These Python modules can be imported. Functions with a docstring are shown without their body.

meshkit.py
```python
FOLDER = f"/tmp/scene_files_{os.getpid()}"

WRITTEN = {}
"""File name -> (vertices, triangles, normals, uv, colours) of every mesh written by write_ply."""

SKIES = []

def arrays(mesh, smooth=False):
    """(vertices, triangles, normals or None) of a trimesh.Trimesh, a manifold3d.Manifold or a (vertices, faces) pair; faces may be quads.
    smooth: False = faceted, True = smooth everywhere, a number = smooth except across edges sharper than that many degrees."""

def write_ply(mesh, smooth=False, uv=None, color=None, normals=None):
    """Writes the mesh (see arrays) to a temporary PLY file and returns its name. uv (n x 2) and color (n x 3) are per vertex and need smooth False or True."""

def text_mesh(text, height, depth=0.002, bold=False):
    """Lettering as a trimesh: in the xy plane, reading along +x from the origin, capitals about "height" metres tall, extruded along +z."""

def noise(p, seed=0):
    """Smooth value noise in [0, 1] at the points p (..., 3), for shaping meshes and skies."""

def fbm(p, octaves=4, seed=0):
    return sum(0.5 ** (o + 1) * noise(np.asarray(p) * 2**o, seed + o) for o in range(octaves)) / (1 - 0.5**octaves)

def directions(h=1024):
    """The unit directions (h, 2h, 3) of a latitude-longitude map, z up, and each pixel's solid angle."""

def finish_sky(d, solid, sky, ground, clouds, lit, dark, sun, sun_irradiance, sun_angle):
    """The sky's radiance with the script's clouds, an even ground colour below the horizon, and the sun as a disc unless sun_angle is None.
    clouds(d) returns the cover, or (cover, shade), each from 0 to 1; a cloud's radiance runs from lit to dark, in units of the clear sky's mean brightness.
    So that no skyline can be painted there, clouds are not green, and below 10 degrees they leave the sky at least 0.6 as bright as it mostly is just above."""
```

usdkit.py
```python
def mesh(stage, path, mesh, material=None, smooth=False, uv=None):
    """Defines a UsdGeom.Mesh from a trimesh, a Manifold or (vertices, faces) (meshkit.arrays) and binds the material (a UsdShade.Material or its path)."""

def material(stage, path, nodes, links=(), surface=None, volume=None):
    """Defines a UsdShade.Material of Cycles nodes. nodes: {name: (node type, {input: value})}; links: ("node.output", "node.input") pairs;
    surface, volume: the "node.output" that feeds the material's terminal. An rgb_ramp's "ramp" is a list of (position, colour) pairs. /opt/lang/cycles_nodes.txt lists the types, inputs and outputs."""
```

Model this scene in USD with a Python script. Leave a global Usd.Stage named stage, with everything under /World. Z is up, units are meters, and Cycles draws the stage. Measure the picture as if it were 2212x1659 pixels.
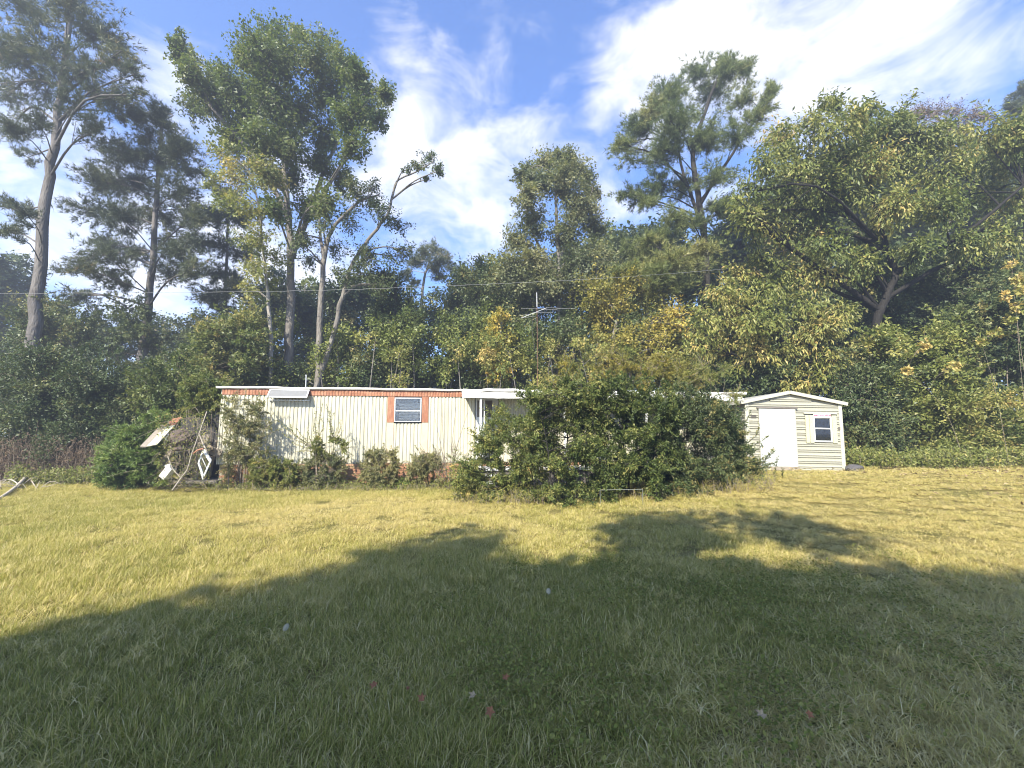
import math, random
import numpy as np
import trimesh
import usdkit, meshkit
from pxr import Usd, UsdGeom, UsdLux, UsdShade, Sdf, Gf, Vt

stage = Usd.Stage.CreateInMemory()
UsdGeom.SetStageUpAxis(stage, UsdGeom.Tokens.z)
UsdGeom.SetStageMetersPerUnit(stage, 1.0)
UsdGeom.Xform.Define(stage, '/World')
UsdGeom.Scope.Define(stage, '/World/Looks')

# ------------------------------------------------------------------ camera, sky, sun, exposure
EYE = np.array([0.0, 0.0, 1.64])
PITCH = math.radians(6.53)
FOCAL, APERTURE = 15.0, 36.0
EXPOSURE = 2.0
SUN_AZ = math.radians(180 + 27)      # towards the sun, clockwise from +y: behind the photographer, a little to his left
SUN_EL = math.radians(40)
SUN_INT, SKY_STRENGTH = 0.88, 0.15

cam = UsdGeom.Camera.Define(stage, '/World/camera')
cam.CreateFocalLengthAttr(FOCAL)
cam.CreateHorizontalApertureAttr(APERTURE)
cam.CreateVerticalApertureAttr(APERTURE * 0.75)
cam.CreateClippingRangeAttr(Gf.Vec2f(0.05, 5000))
cam.CreateExposureAttr(EXPOSURE)
cam.AddTranslateOp().Set(Gf.Vec3d(*map(float, EYE)))
cam.AddRotateXOp().Set(90 + math.degrees(PITCH))

SUN = np.array([math.sin(SUN_AZ) * math.cos(SUN_EL), math.cos(SUN_AZ) * math.cos(SUN_EL), math.sin(SUN_EL)])
sun = UsdLux.DistantLight.Define(stage, '/World/sun')
sun.CreateNormalizeAttr(True)
sun.CreateIntensityAttr(SUN_INT)
sun.CreateAngleAttr(0.53)
sun.CreateColorAttr(Gf.Vec3f(1.0, 0.945, 0.83))
_r = Gf.Rotation(Gf.Vec3d(0, 0, -1), Gf.Vec3d(*map(float, -SUN)))
sun.AddOrientOp(UsdGeom.XformOp.PrecisionDouble).Set(Gf.Quatd(_r.GetQuat()))

FPX = 2212 * FOCAL / APERTURE
CP, SP = math.cos(PITCH), math.sin(PITCH)


def ray(x, y):
    """direction of the sight line through (x, y) of a 2212 x 1659 view of the scene"""
    a, b = (x - 1106) / FPX, (829.5 - y) / FPX
    return np.array([a, CP - b * SP, b * CP + SP])


def P(x, y, Y):
    d = ray(x, y)
    return EYE + d * (Y / d[1])


# the sky: clear blue with drifting broken cloud
def build_sky():
    n = {"sky": ("sky_texture", {"sky_type": "single_scattering", "sun_disc": False, "sun_elevation": SUN_EL,
                                 "sun_rotation": SUN_AZ, "altitude": 100.0, "air_density": 1.0, "aerosol_density": 0.6, "ozone_density": 1.6}),
         "tc": ("texture_coordinate", {}),
         "warp": ("noise_texture", {"scale": 2.6, "detail": 6.0, "roughness": 0.6}),
         "wsub": ("vector_math", {"math_type": "subtract", "vector2": (0.5, 0.5, 0.5)}),
         "wmul": ("vector_math", {"math_type": "scale", "scale": 0.42}),
         "wadd": ("vector_math", {"math_type": "add"}),
         "stretch": ("mapping", {"scale": (1.0, 1.0, 1.7), "rotation": (0.0, 0.5, 0.3)}),
         "det": ("noise_texture", {"scale": 7.5, "detail": 9.0, "roughness": 0.62, "distortion": 0.6}),
         "gen": ("noise_texture", {"scale": 2.1, "detail": 4.0, "roughness": 0.5}),
         "genr": ("map_range", {"from_min": 0.58, "from_max": 0.8, "to_min": 0.0, "to_max": 0.4, "clamp": True}),
         }
    l = [("tc.generated", "warp.vector"), ("warp.color", "wsub.vector1"), ("wsub.vector", "wmul.vector1"), ("tc.generated", "wadd.vector1"), ("wmul.vector", "wadd.vector2"),
         ("tc.generated", "stretch.vector"), ("stretch.vector", "det.vector"), ("tc.generated", "gen.vector"), ("gen.fac", "genr.value")]
    # the banks of cloud, as directions with a half-width and a weight
    banks = [(1330, 190, 9, .7), (1420, 120, 12, .85), (1560, 70, 14, .85), (1740, 90, 15, .8), (1920, 60, 13, .75), (1850, 160, 10, .45), (1500, 200, 9, .6), (1300, 210, 7, .55),
             (840, 130, 8, .55), (900, 210, 10, .65), (880, 300, 11, .75), (990, 210, 10, .5), (1040, 150, 6, .35), (860, 370, 9, .8), (980, 420, 9, .55), (930, 480, 9, .5),
             (1060, 360, 10, .75), (1130, 340, 9, .6), (1200, 300, 9, .5), (1270, 330, 8, .45), (1050, 500, 8, .75), (1110, 470, 8, .6), (1090, 60, 8, .25), (640, 40, 6, .2), (390, 270, 9, .5),
             (60, 430, 12, .65), (250, 480, 12, .7), (450, 490, 12, .65), (560, 560, 12, .85), (700, 570, 12, .7), (300, 620, 14, .7), (650, 400, 10, .6), (1600, 480, 12, .5), (1350, 400, 9, .5)]
    prev = "genr.result"
    for i, (x, y, half, wt) in enumerate(banks):
        d = ray(x, y)
        d = d / np.linalg.norm(d)
        n[f"dist{i}"] = ("vector_math", {"math_type": "distance", "vector2": tuple(d)})
        rad = math.radians(half)
        n[f"rng{i}"] = ("map_range", {"range_type": "smoothstep", "from_min": rad * 1.15, "from_max": 0.0, "to_min": 0.0, "to_max": wt, "clamp": True})
        n[f"max{i}"] = ("math", {"math_type": "smoothmax", "value3": 0.12})
        l += [("wadd.vector", f"dist{i}.vector1"), (f"dist{i}.value", f"rng{i}.value"), (f"rng{i}.result", f"max{i}.value1"), (prev, f"max{i}.value2")]
        prev = f"max{i}.value"
    n["amt"] = ("math", {"math_type": "multiply_add", "value2": 0.9, "value3": -0.72})
    n["cov"] = ("math", {"math_type": "add", "use_clamp": True})
    n["cov2"] = ("math", {"math_type": "multiply", "value2": 0.93, "use_clamp": True})
    n["covr"] = ("map_range", {"range_type": "smoothstep", "from_min": 0.05, "from_max": 0.80, "to_min": 0.0, "to_max": 1.0, "clamp": True})
    n["mix"] = ("mix_color", {"b": (2.35, 2.31, 2.24)})
    n["tint"] = ("mix_color", {"blend_type": "multiply", "fac": 1.0, "b": (0.29, 0.40, 0.59), "use_clamp": False})
    n["bg"] = ("background_shader", {"strength": SKY_STRENGTH})
    l += [("det.fac", "amt.value1"), ("amt.value", "cov.value1"), (prev, "cov.value2"), ("cov.value", "covr.value"), ("covr.result", "cov2.value1"),
          ("cov2.value", "mix.fac"), ("sky.color", "tint.a"), ("tint.result", "mix.a"), ("mix.result", "bg.color")]
    n["amt"][1]["value2"] = 1.2
    m = usdkit.material(stage, '/World/Looks/sky_look', n, l, surface="bg.background")
    dome = UsdLux.DomeLight.Define(stage, '/World/sky')
    dome.CreateIntensityAttr(1.0)
    UsdShade.MaterialBindingAPI.Apply(dome.GetPrim()).Bind(m)
    dome.GetPrim().SetCustomDataByKey('kind', 'structure')


build_sky()

# ------------------------------------------------------------------ helpers
_used = {}


def numbered(name, parent='/World'):
    key = f'{parent}/{name}'
    k = _used.get(key, 0)
    _used[key] = k + 1
    return key if k == 0 else f'{key}_{k:03d}'


def _path(parent):
    return '/World' if parent is None else str(parent.GetPath())


def tag(prim, label=None, category=None, group=None, kind=None):
    for k, v in (('label', label), ('category', category), ('group', group), ('kind', kind)):
        if v:
            prim.SetCustomDataByKey(k, v)
    return prim


def obj(name, mesh, mat, parent=None, smooth=False, tint=None):
    """ONE mesh prim under parent (or /World)"""
    path = numbered(name, _path(parent))
    m = usdkit.mesh(stage, path, mesh, mat, smooth=smooth)
    if tint is not None:
        UsdGeom.PrimvarsAPI(m).CreatePrimvar("tint", Sdf.ValueTypeNames.FloatArray, "vertex").Set(Vt.FloatArray.FromNumpy(np.asarray(tint, np.float32)))
    return m.GetPrim()


def thing(name, label, cat, loc=(0, 0, 0), rotz=0.0, group=None, roll=0.0, scale=None):
    x = UsdGeom.Xform.Define(stage, numbered(name))
    x.AddTranslateOp().Set(Gf.Vec3d(*map(float, loc)))
    x.AddRotateZOp().Set(math.degrees(rotz))
    if roll:
        x.AddRotateYOp().Set(math.degrees(roll))
    if scale is not None:
        x.AddScaleOp().Set(Gf.Vec3f(*([float(scale)] * 3 if np.ndim(scale) == 0 else map(float, scale))))
    return tag(x.GetPrim(), label, cat, group)


def dup(root, loc, rotz, label, group=None, scale=1.0):
    r = thing(root.GetName().rstrip('0123456789').rstrip('_'), label, root.GetCustomDataByKey('category'), loc, rotz, group, scale=scale)
    r.GetReferences().AddInternalReference(root.GetPath())
    r.SetInstanceable(True)
    return r


def join(ms):
    return trimesh.util.concatenate(ms)


def box(x0, x1, y0, y1, z0, z1):
    m = trimesh.creation.box([x1 - x0, y1 - y0, z1 - z0])
    m.apply_translation([(x0 + x1) / 2, (y0 + y1) / 2, (z0 + z1) / 2])
    return m


def cbox(x0, x1, y0, y1, z0, z1, c=0.006):
    """box with chamfered edges"""
    pts = []
    for x in (0, 1):
        for y in (0, 1):
            for z in (0, 1):
                p = np.array([x1 if x else x0, y1 if y else y0, z1 if z else z0], float)
                s = np.array([-1 if x else 1, -1 if y else 1, -1 if z else 1]) * c
                for k in range(3):
                    q = p + s
                    q[k] = p[k]
                    pts.append(q)
    return trimesh.convex.convex_hull(np.array(pts))


def tube(pts, rad, sides=6, cap=True):
    p = np.asarray(pts, float)
    r = np.broadcast_to(np.asarray(rad, float), (len(p),))
    t = np.gradient(p, axis=0)
    t /= np.linalg.norm(t, axis=1, keepdims=True) + 1e-12
    ref = np.where(np.abs(t[:, 2:]) < 0.8, [0, 0, 1.0], [1.0, 0, 0])
    if np.abs(t[:, 2]).mean() > 0.5:
        ref = np.broadcast_to([1.0, 0, 0], t.shape)
    a = np.cross(t, ref)
    a /= np.linalg.norm(a, axis=1, keepdims=True) + 1e-12
    b = np.cross(t, a)
    ang = np.arange(sides) * 2 * np.pi / sides
    v = p[:, None] + r[:, None, None] * (np.cos(ang)[None, :, None] * a[:, None] + np.sin(ang)[None, :, None] * b[:, None])
    n = len(p)
    i, j = np.meshgrid(np.arange(n - 1), np.arange(sides), indexing='ij')
    q = np.stack([i * sides + j, (i + 1) * sides + j, (i + 1) * sides + (j + 1) % sides, i * sides + (j + 1) % sides], -1).reshape(-1, 4)
    f = np.vstack([q[:, [0, 1, 2]], q[:, [0, 2, 3]]])
    v = v.reshape(-1, 3)
    if cap:
        v = np.vstack([v, p[0], p[-1]])
        k = np.arange(sides)
        f = np.vstack([f, np.stack([np.full(sides, n * sides), k, (k + 1) % sides], 1), np.stack([np.full(sides, n * sides + 1), (n - 1) * sides + (k + 1) % sides, (n - 1) * sides + k], 1)])
    return trimesh.Trimesh(v, f, process=False)


def sm(t):
    t = np.clip(t, 0, 1)
    return t * t * (3 - 2 * t)


def spline(pts, n):
    """smooth curve through pts (k x d), n points"""
    p = np.asarray(pts, float)
    if len(p) == 2:
        t = np.linspace(0, 1, n)[:, None]
        return p[0] * (1 - t) + p[1] * t
    q = np.vstack([2 * p[0] - p[1], p, 2 * p[-1] - p[-2]])
    out = []
    for s in np.linspace(0, len(p) - 1 - 1e-9, n):
        i = int(s)
        t = s - i
        a, b, c, d = q[i:i + 4]
        out.append(0.5 * (2 * b + (c - a) * t + (2 * a - 5 * b + 4 * c - d) * t * t + (3 * b - a - 3 * c + d) * t ** 3))
    return np.array(out)


# ------------------------------------------------------------------ materials
def look(name):
    return '/World/Looks/' + name


def plain(name, color, rough=0.6, var=0.25, scale=6.0, bump=0.0, bscale=40.0, metallic=0.0, spec=0.5, dirt=None, dscale=2.0, stretch=(1, 1, 1), dlo=0.5, dhi=0.72):
    """paint / wood / metal with mottling; dirt = a second colour in blotches"""
    c = np.array(color, float)
    n = {"tc": ("texture_coordinate", {}), "mp": ("mapping", {"scale": stretch}), "n1": ("noise_texture", {"scale": scale, "detail": 5.0, "roughness": 0.6}),
         "r1": ("rgb_ramp", {"ramp": [(0.25, tuple(c * (1 - var))), (0.75, tuple(np.minimum(c * (1 + var * 0.6), 0.95)))]}),
         "p": ("principled_bsdf", {"roughness": rough, "metallic": metallic, "specular_ior_level": spec})}
    l = [("tc.object", "mp.vector"), ("mp.vector", "n1.vector"), ("n1.fac", "r1.fac")]
    out = "r1.color"
    if dirt is not None:
        n["n2"] = ("noise_texture", {"scale": dscale, "detail": 7.0, "roughness": 0.68})
        n["m2"] = ("map_range", {"from_min": dlo, "from_max": dhi, "to_min": 0.0, "to_max": 0.9, "clamp": True})
        n["mix"] = ("mix_color", {"b": tuple(dirt)})
        l += [("mp.vector", "n2.vector"), ("n2.fac", "m2.value"), ("m2.result", "mix.fac"), (out, "mix.a")]
        out = "mix.result"
    l.append((out, "p.base_color"))
    if bump:
        n["n3"] = ("noise_texture", {"scale": bscale, "detail": 6.0, "roughness": 0.65})
        n["b"] = ("bump", {"strength": bump, "distance": 0.02})
        l += [("mp.vector", "n3.vector"), ("n3.fac", "b.height"), ("b.normal", "p.normal")]
    return usdkit.material(stage, look(name), n, l, surface="p.BSDF")


def leafy(name, stops, trans=0.35, rough=0.5, spec=0.35, tgain=(1.15, 1.2, 0.7)):
    """foliage: colour from each leaf's own tint, light passing through"""
    n = {"at": ("attribute", {"attribute": "tint"}), "r": ("rgb_ramp", {"ramp": stops}),
         "p": ("principled_bsdf", {"roughness": rough, "specular_ior_level": spec}),
         "tg": ("mix_color", {"blend_type": "multiply", "fac": 1.0, "b": tgain, "use_clamp": False}),
         "t": ("translucent_bsdf", {}), "m": ("mix_closure", {"fac": trans})}
    l = [("at.fac", "r.fac"), ("r.color", "p.base_color"), ("r.color", "tg.a"), ("tg.result", "t.color"), ("p.BSDF", "m.closure1"), ("t.BSDF", "m.closure2")]
    return usdkit.material(stage, look(name), n, l, surface="m.closure")


def bark(name, c1, c2, scale=5.0, patch=None):
    n = {"g": ("geometry", {}), "mp": ("mapping", {"scale": (1.0, 1.0, 0.28)}),
         "v": ("voronoi_texture", {"scale": scale * 2.2, "feature": "distance_to_edge"}),
         "n1": ("noise_texture", {"scale": scale, "detail": 8.0, "roughness": 0.7}),
         "r": ("rgb_ramp", {"ramp": [(0.3, c1), (0.7, c2)]}), "p": ("principled_bsdf", {"roughness": 0.9, "specular_ior_level": 0.15}),
         "h": ("math", {"math_type": "add"}), "b": ("bump", {"strength": 0.9, "distance": 0.04})}
    l = [("g.position", "mp.vector"), ("mp.vector", "v.vector"), ("mp.vector", "n1.vector"), ("n1.fac", "r.fac"), ("r.color", "p.base_color"),
         ("v.distance", "h.value1"), ("n1.fac", "h.value2"), ("h.value", "b.height"), ("b.normal", "p.normal")]
    return usdkit.material(stage, look(name), n, l, surface="p.BSDF")


def glass(name, tint=(0.75, 0.8, 0.85), rough=0.02):
    n = {"tr": ("transparent_bsdf", {"color": tint}), "gl": ("glossy_bsdf", {"color": (0.9, 0.93, 0.95), "roughness": rough}), "fr": ("fresnel", {"IOR": 1.6}),
         "ad": ("math", {"math_type": "add", "value2": 0.03, "use_clamp": True}), "m": ("mix_closure", {})}
    return usdkit.material(stage, look(name), n, [("fr.fac", "ad.value1"), ("ad.value", "m.fac"), ("tr.BSDF", "m.closure1"), ("gl.BSDF", "m.closure2")], surface="m.closure")
# ------------------------------------------------------------------ ground
def gz(x, y):
    x, y = np.asarray(x, float), np.asarray(y, float)
    z = 0.5 * sm((x - 0.5) / 8.0) * sm((y - 4.0) / 8.0)
    z = z + 0.010 * np.maximum(0, x - 9) * sm((y - 4) / 8)
    z = z + 2.6 * sm((y - 17) / 18) * sm((x + 3) / 16)
    z = z + 0.08 * (meshkit.noise(np.stack([x * 0.35, y * 0.35, 0 * x], -1), 3) - 0.5) * sm((y - 1) / 3)
    return z


def ground_mesh():
    a = np.concatenate([-np.geomspace(26, 700, 26)[::-1], np.arange(-25, 25.01, 0.4), np.geomspace(26, 700, 26)])
    b = np.concatenate([-np.geomspace(8, 700, 24)[::-1], np.arange(-7, 36.01, 0.4), np.geomspace(37, 900, 26)])
    X, Y = np.meshgrid(a, b)
    v = np.stack([X, Y, gz(X, Y)], -1).reshape(-1, 3)
    i, j = np.meshgrid(np.arange(len(b) - 1), np.arange(len(a) - 1), indexing='ij')
    k = i * len(a) + j
    q = np.stack([k, k + 1, k + 1 + len(a), k + len(a)], -1).reshape(-1, 4)
    return v, q


usdkit.material(stage, look('soil'), {
    "g": ("geometry", {}), "n1": ("noise_texture", {"scale": 1.3, "detail": 6.0, "roughness": 0.65}), "n2": ("noise_texture", {"scale": 28.0, "detail": 6.0, "roughness": 0.75}),
    "r1": ("rgb_ramp", {"ramp": [(0.3, (0.12, 0.125, 0.035)), (0.55, (0.24, 0.205, 0.075)), (0.75, (0.34, 0.28, 0.12))]}),
    "r2": ("rgb_ramp", {"ramp": [(0.3, (0.45, 0.45, 0.42)), (0.7, (1.3, 1.25, 1.1))]}),
    "m": ("mix_color", {"blend_type": "multiply", "fac": 1.0, "use_clamp": False}), "p": ("principled_bsdf", {"roughness": 0.95, "specular_ior_level": 0.1}),
    "b": ("bump", {"strength": 1.0, "distance": 0.05})},
    [("g.position", "n1.vector"), ("g.position", "n2.vector"), ("n1.fac", "r1.fac"), ("n2.fac", "r2.fac"), ("r1.color", "m.a"), ("r2.color", "m.b"), ("m.result", "p.base_color"),
     ("n2.fac", "b.height"), ("b.normal", "p.normal")], surface="p.BSDF")
tag(obj('ground', ground_mesh(), look('soil'), smooth=True), kind='structure')

# ------------------------------------------------------------------ grass: tufts of blades scattered over the lawn
leafy('grass_look', [(0.0, (0.140, 0.150, 0.024)), (0.28, (0.245, 0.246, 0.046)), (0.5, (0.37, 0.34, 0.085)), (0.66, (0.46, 0.385, 0.12)), (0.85, (0.58, 0.465, 0.20)), (1.0, (0.64, 0.54, 0.29))], trans=0.30, rough=0.5, spec=0.25)
leafy('clover_look', [(0.0, (0.115, 0.130, 0.026)), (0.6, (0.185, 0.195, 0.042)), (1.0, (0.28, 0.26, 0.07))], trans=0.25, rough=0.8, spec=.1)


def blades(rng, n, size, hmin, hmax, wmin, wmax, lean, tint, tvar, dead):
    """n bent grass blades over a size x size patch: vertices, faces, tints"""
    base = np.stack([rng.uniform(-size / 2, size / 2, n), rng.uniform(-size / 2, size / 2, n), np.full(n, -0.015)], 1)
    # blades grow in small bunches
    bunch = rng.uniform(-size / 2, size / 2, (max(4, n // 22), 2))
    pick = rng.integers(0, len(bunch), n)
    use = rng.random(n) < 0.65
    base[use, :2] = bunch[pick[use]] + rng.normal(0, 0.025, (use.sum(), 2))
    az = rng.uniform(0, 2 * np.pi, n)
    az[use] = az[use] * 0.75 + pick[use] * 1.7
    L = rng.uniform(hmin, hmax, n) * rng.uniform(0.6, 1.0, n)
    w = rng.uniform(wmin, wmax, n)
    ln = np.clip(rng.normal(lean, 0.34, n), 0.05, 1.6)      # final bend from upright, radians-ish
    d = np.stack([np.cos(az), np.sin(az)], 1)
    s = np.stack([-np.sin(az), np.cos(az)], 1)
    V, T = [], []
    for k, t in enumerate((0.0, 0.35, 0.7, 1.0)):
        ang = ln * (0.3 + 0.7 * t)
        hor = L * t * np.sin(ang)
        up = L * t * np.cos(ang)
        c = base + np.stack([d[:, 0] * hor, d[:, 1] * hor, np.maximum(up, 0.004)], 1)
        ww = w * (1 - 0.25 * t - 0.75 * t ** 3)
        if k < 3:
            V += [c + np.c_[s * ww[:, None] / 2, np.zeros(n)], c - np.c_[s * ww[:, None] / 2, np.zeros(n)]]
        else:
            V.append(c)
    v = np.stack(V, 1).reshape(-1, 3)
    o = (np.arange(n) * 7)[:, None]
    f = np.concatenate([o + np.array(q) for q in ([0, 1, 3], [0, 3, 2], [2, 3, 5], [2, 5, 4], [4, 5, 6])])
    ti = np.clip(rng.normal(tint, tvar, n), 0, 1)
    ti = np.where(rng.random(n) < dead, rng.uniform(0.7, 1.0, n), ti)
    return v, f, np.repeat(ti, 7)


def clover(rng, n, size):
    c = np.stack([rng.uniform(-size / 2, size / 2, n), rng.uniform(-size / 2, size / 2, n), rng.uniform(0.02, 0.075, n)], 1)
    V, F, T = [], [], []
    for k in range(n):
        r = rng.uniform(0.007, 0.014)
        a0 = rng.uniform(0, 6.28)
        tilt = rng.normal(0, 0.35, 2)
        ang = a0 + np.arange(6) * np.pi / 3
        ring = np.stack([np.cos(ang) * r, np.sin(ang) * r * 0.85, np.cos(ang) * r * tilt[0] + np.sin(ang) * r * tilt[1] + 0.003], 1)
        o = len(V) * 7
        V.append(np.vstack([c[k], c[k] + ring]))
        F += [[o, o + 1 + j, o + 1 + (j + 1) % 6] for j in range(6)]
        T.append(np.full(7, rng.random()))
    return np.vstack(V), np.array(F), np.concatenate(T)


def dryness(x, y):
    """how straw-coloured the lawn is at a spot: 0 lush .. 1 dry"""
    v = 0.33 + 0 * x
    for cx, cy, rx, ry, a in ((-4.2, 8.6, 3.2, 2.2, .55), (-1.8, 9.6, 2.4, 1.3, .4), (-10, 15.5, 3, 1.6, .5), (2.6, 2.1, 2.0, 1.1, .75), (4.6, 3.2, 2.0, 1.5, .5), (1.2, 2.1, .5, .5, .3), (-.9, 3.0, .5, .35, .4), (-2.6, 4.6, .8, .4, .35), (8, 9, 5.5, 3.2, .55), (13, 11, 6, 4, .5), (6.5, 6.0, 2.6, 2.2, .45), (5.0, 12, 3, 2, .3),
                              (0.2, 3.6, 2.2, 2.0, -.28), (-3, 3.2, 2.6, 1.4, -.25), (2.2, 4.4, 1.5, 1.2, -.25), (-0.8, 2.1, 1.5, 1, -.22), (1.5, 9.3, 4, .7, -.25), (-8, 9, 2.4, 2.4, -.12), (-2.2, 5.4, 1.2, .8, .3)):
        v = v + a * np.exp(-((x - cx) / rx) ** 2 - ((y - cy) / ry) ** 2)
    v = v + 0.75 * (meshkit.fbm(np.stack([x * 0.9, y * 0.9, 0 * x], -1), 3, 11) - 0.5)
    return v


def build_grass():
    rng = np.random.default_rng(5)
    inst = UsdGeom.PointInstancer.Define(stage, '/World/grass')
    tag(inst.GetPrim(), 'tall unmown grass, part green and part straw, covering the yard', 'grass', kind='stuff')
    protos = []
    S = 0.6
    for lvl, (tint, dead, hmin, hmax, lean) in enumerate(((0.30, 0.26, .055, .155, .85), (0.43, 0.30, .05, .145, .95), (0.55, 0.28, .045, .13, 1.05), (0.72, 0.48, .04, .12, 1.15))):
        for k in range(3):
            v, f, t = blades(rng, 1150, S, hmin, hmax, .0024, .0058, lean, tint, .13, dead)
            m = obj('grass_tuft', (v, f), look('grass_look'), inst.GetPrim(), tint=t)
            protos.append(m.GetPath())
    for k in range(2):
        v, f, t = clover(rng, 170, S)
        protos.append(obj('clover_mat', (v, f), look('clover_look'), inst.GetPrim(), tint=t).GetPath())
    for k in range(2):                   # dead straw lying in the sward
        v, f, t = blades(rng, 170, S, .07, .19, .002, .0045, 1.45, .62, .14, .3)
        protos.append(obj('straw_mat', (v + [0, 0, .05], f), look('grass_look'), inst.GetPrim(), tint=t).GetPath())
    pos, idx, rot, scl = [], [], [], []
    step = 0.37
    for Y in np.arange(1.2, 18.6, step):
        hw = 1.32 * Y + 1.6
        for X in np.arange(-hw, hw, step):
            for rep in range(2 if Y < 6 else 1):
                x, y = X + rng.uniform(-.34, .34), Y + rng.uniform(-.34, .34)
                if in_house(x, y):
                    continue
                d = float(dryness(np.array(x), np.array(y))) + rng.normal(0, .07)
                lv = 0 if d < .25 else 1 if d < .45 else 2 if d < .65 else 3
                short = sm((x - 2) / 5)          # cropped shorter towards the shed
                pos.append((x, y, float(gz(x, y))))
                idx.append(lv * 3 + int(rng.integers(0, 3)))
                rot.append(rng.uniform(0, 2 * np.pi))
                scl.append((1.0, 1.0, rng.uniform(.75, 1.15) * (.6 + .85 * float(meshkit.fbm(np.array([x * 1.3, y * 1.3, 4.0]), 3, 23))) * (1 - 0.4 * float(short)) * (0.85 if y < 4 else 1.0)))
                if rng.random() < .12 + .5 * d:
                    pos.append((x, y, float(gz(x, y)) + rng.uniform(-.03, .05)))
                    idx.append(14 + int(rng.integers(0, 2)))
                    rot.append(rng.uniform(0, 2 * np.pi))
                    scl.append((1, 1, 1))
                cl = math.exp(-((x - 2.6) / 1.7) ** 2 - ((y - 4.3) / 1.3) ** 2) + .5 * math.exp(-((x - .9) / 1.0) ** 2 - ((y - 2.6) / 1.0) ** 2) + .45 * math.exp(-((x - .5) / 1.3) ** 2 - ((y - 4.6) / 1.2) ** 2)
                if rng.random() < cl * 0.34:
                    pos.append((x, y, float(gz(x, y)) + .015))
                    idx.append(12 + int(rng.integers(0, 2)))
                    rot.append(rng.uniform(0, 2 * np.pi))
                    scl.append((1, 1, 1))
    inst.CreatePrototypesRel().SetTargets(protos)
    inst.CreateProtoIndicesAttr(Vt.IntArray(idx))
    inst.CreatePositionsAttr(Vt.Vec3fArray.FromNumpy(np.array(pos, np.float32)))
    inst.CreateOrientationsAttr(Vt.QuathArray([Gf.Quath(math.cos(a / 2), 0, 0, math.sin(a / 2)) for a in rot]))
    inst.CreateScalesAttr(Vt.Vec3fArray.FromNumpy(np.array(scl, np.float32)))


# the mobile home's front runs from A to B; local x along it, local y into its depth
A = np.array([-8.9, 13.0, 0.0])
YAW = math.atan2(2.17, 17.14)
LEN, DEP = 17.28, 3.6
EX, EY = np.array([math.cos(YAW), math.sin(YAW), 0]), np.array([-math.sin(YAW), math.cos(YAW), 0])


def in_house(x, y):
    d = np.array([x, y, 0]) - A
    u, w = d @ EX, d @ EY
    return 0.2 < u < LEN + .2 and 0.05 < w < DEP


def wuz(x, y, off=0.0):
    """(u, z) on the mobile home's front plane (off metres in front of it) seen at (x, y)"""
    d = ray(x, y)
    o = A - EY * off - EYE
    t = (o @ EY) / (d @ EY)
    p = EYE + d * t
    return float((p - A) @ EX), float(p[2])


build_grass()
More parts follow.
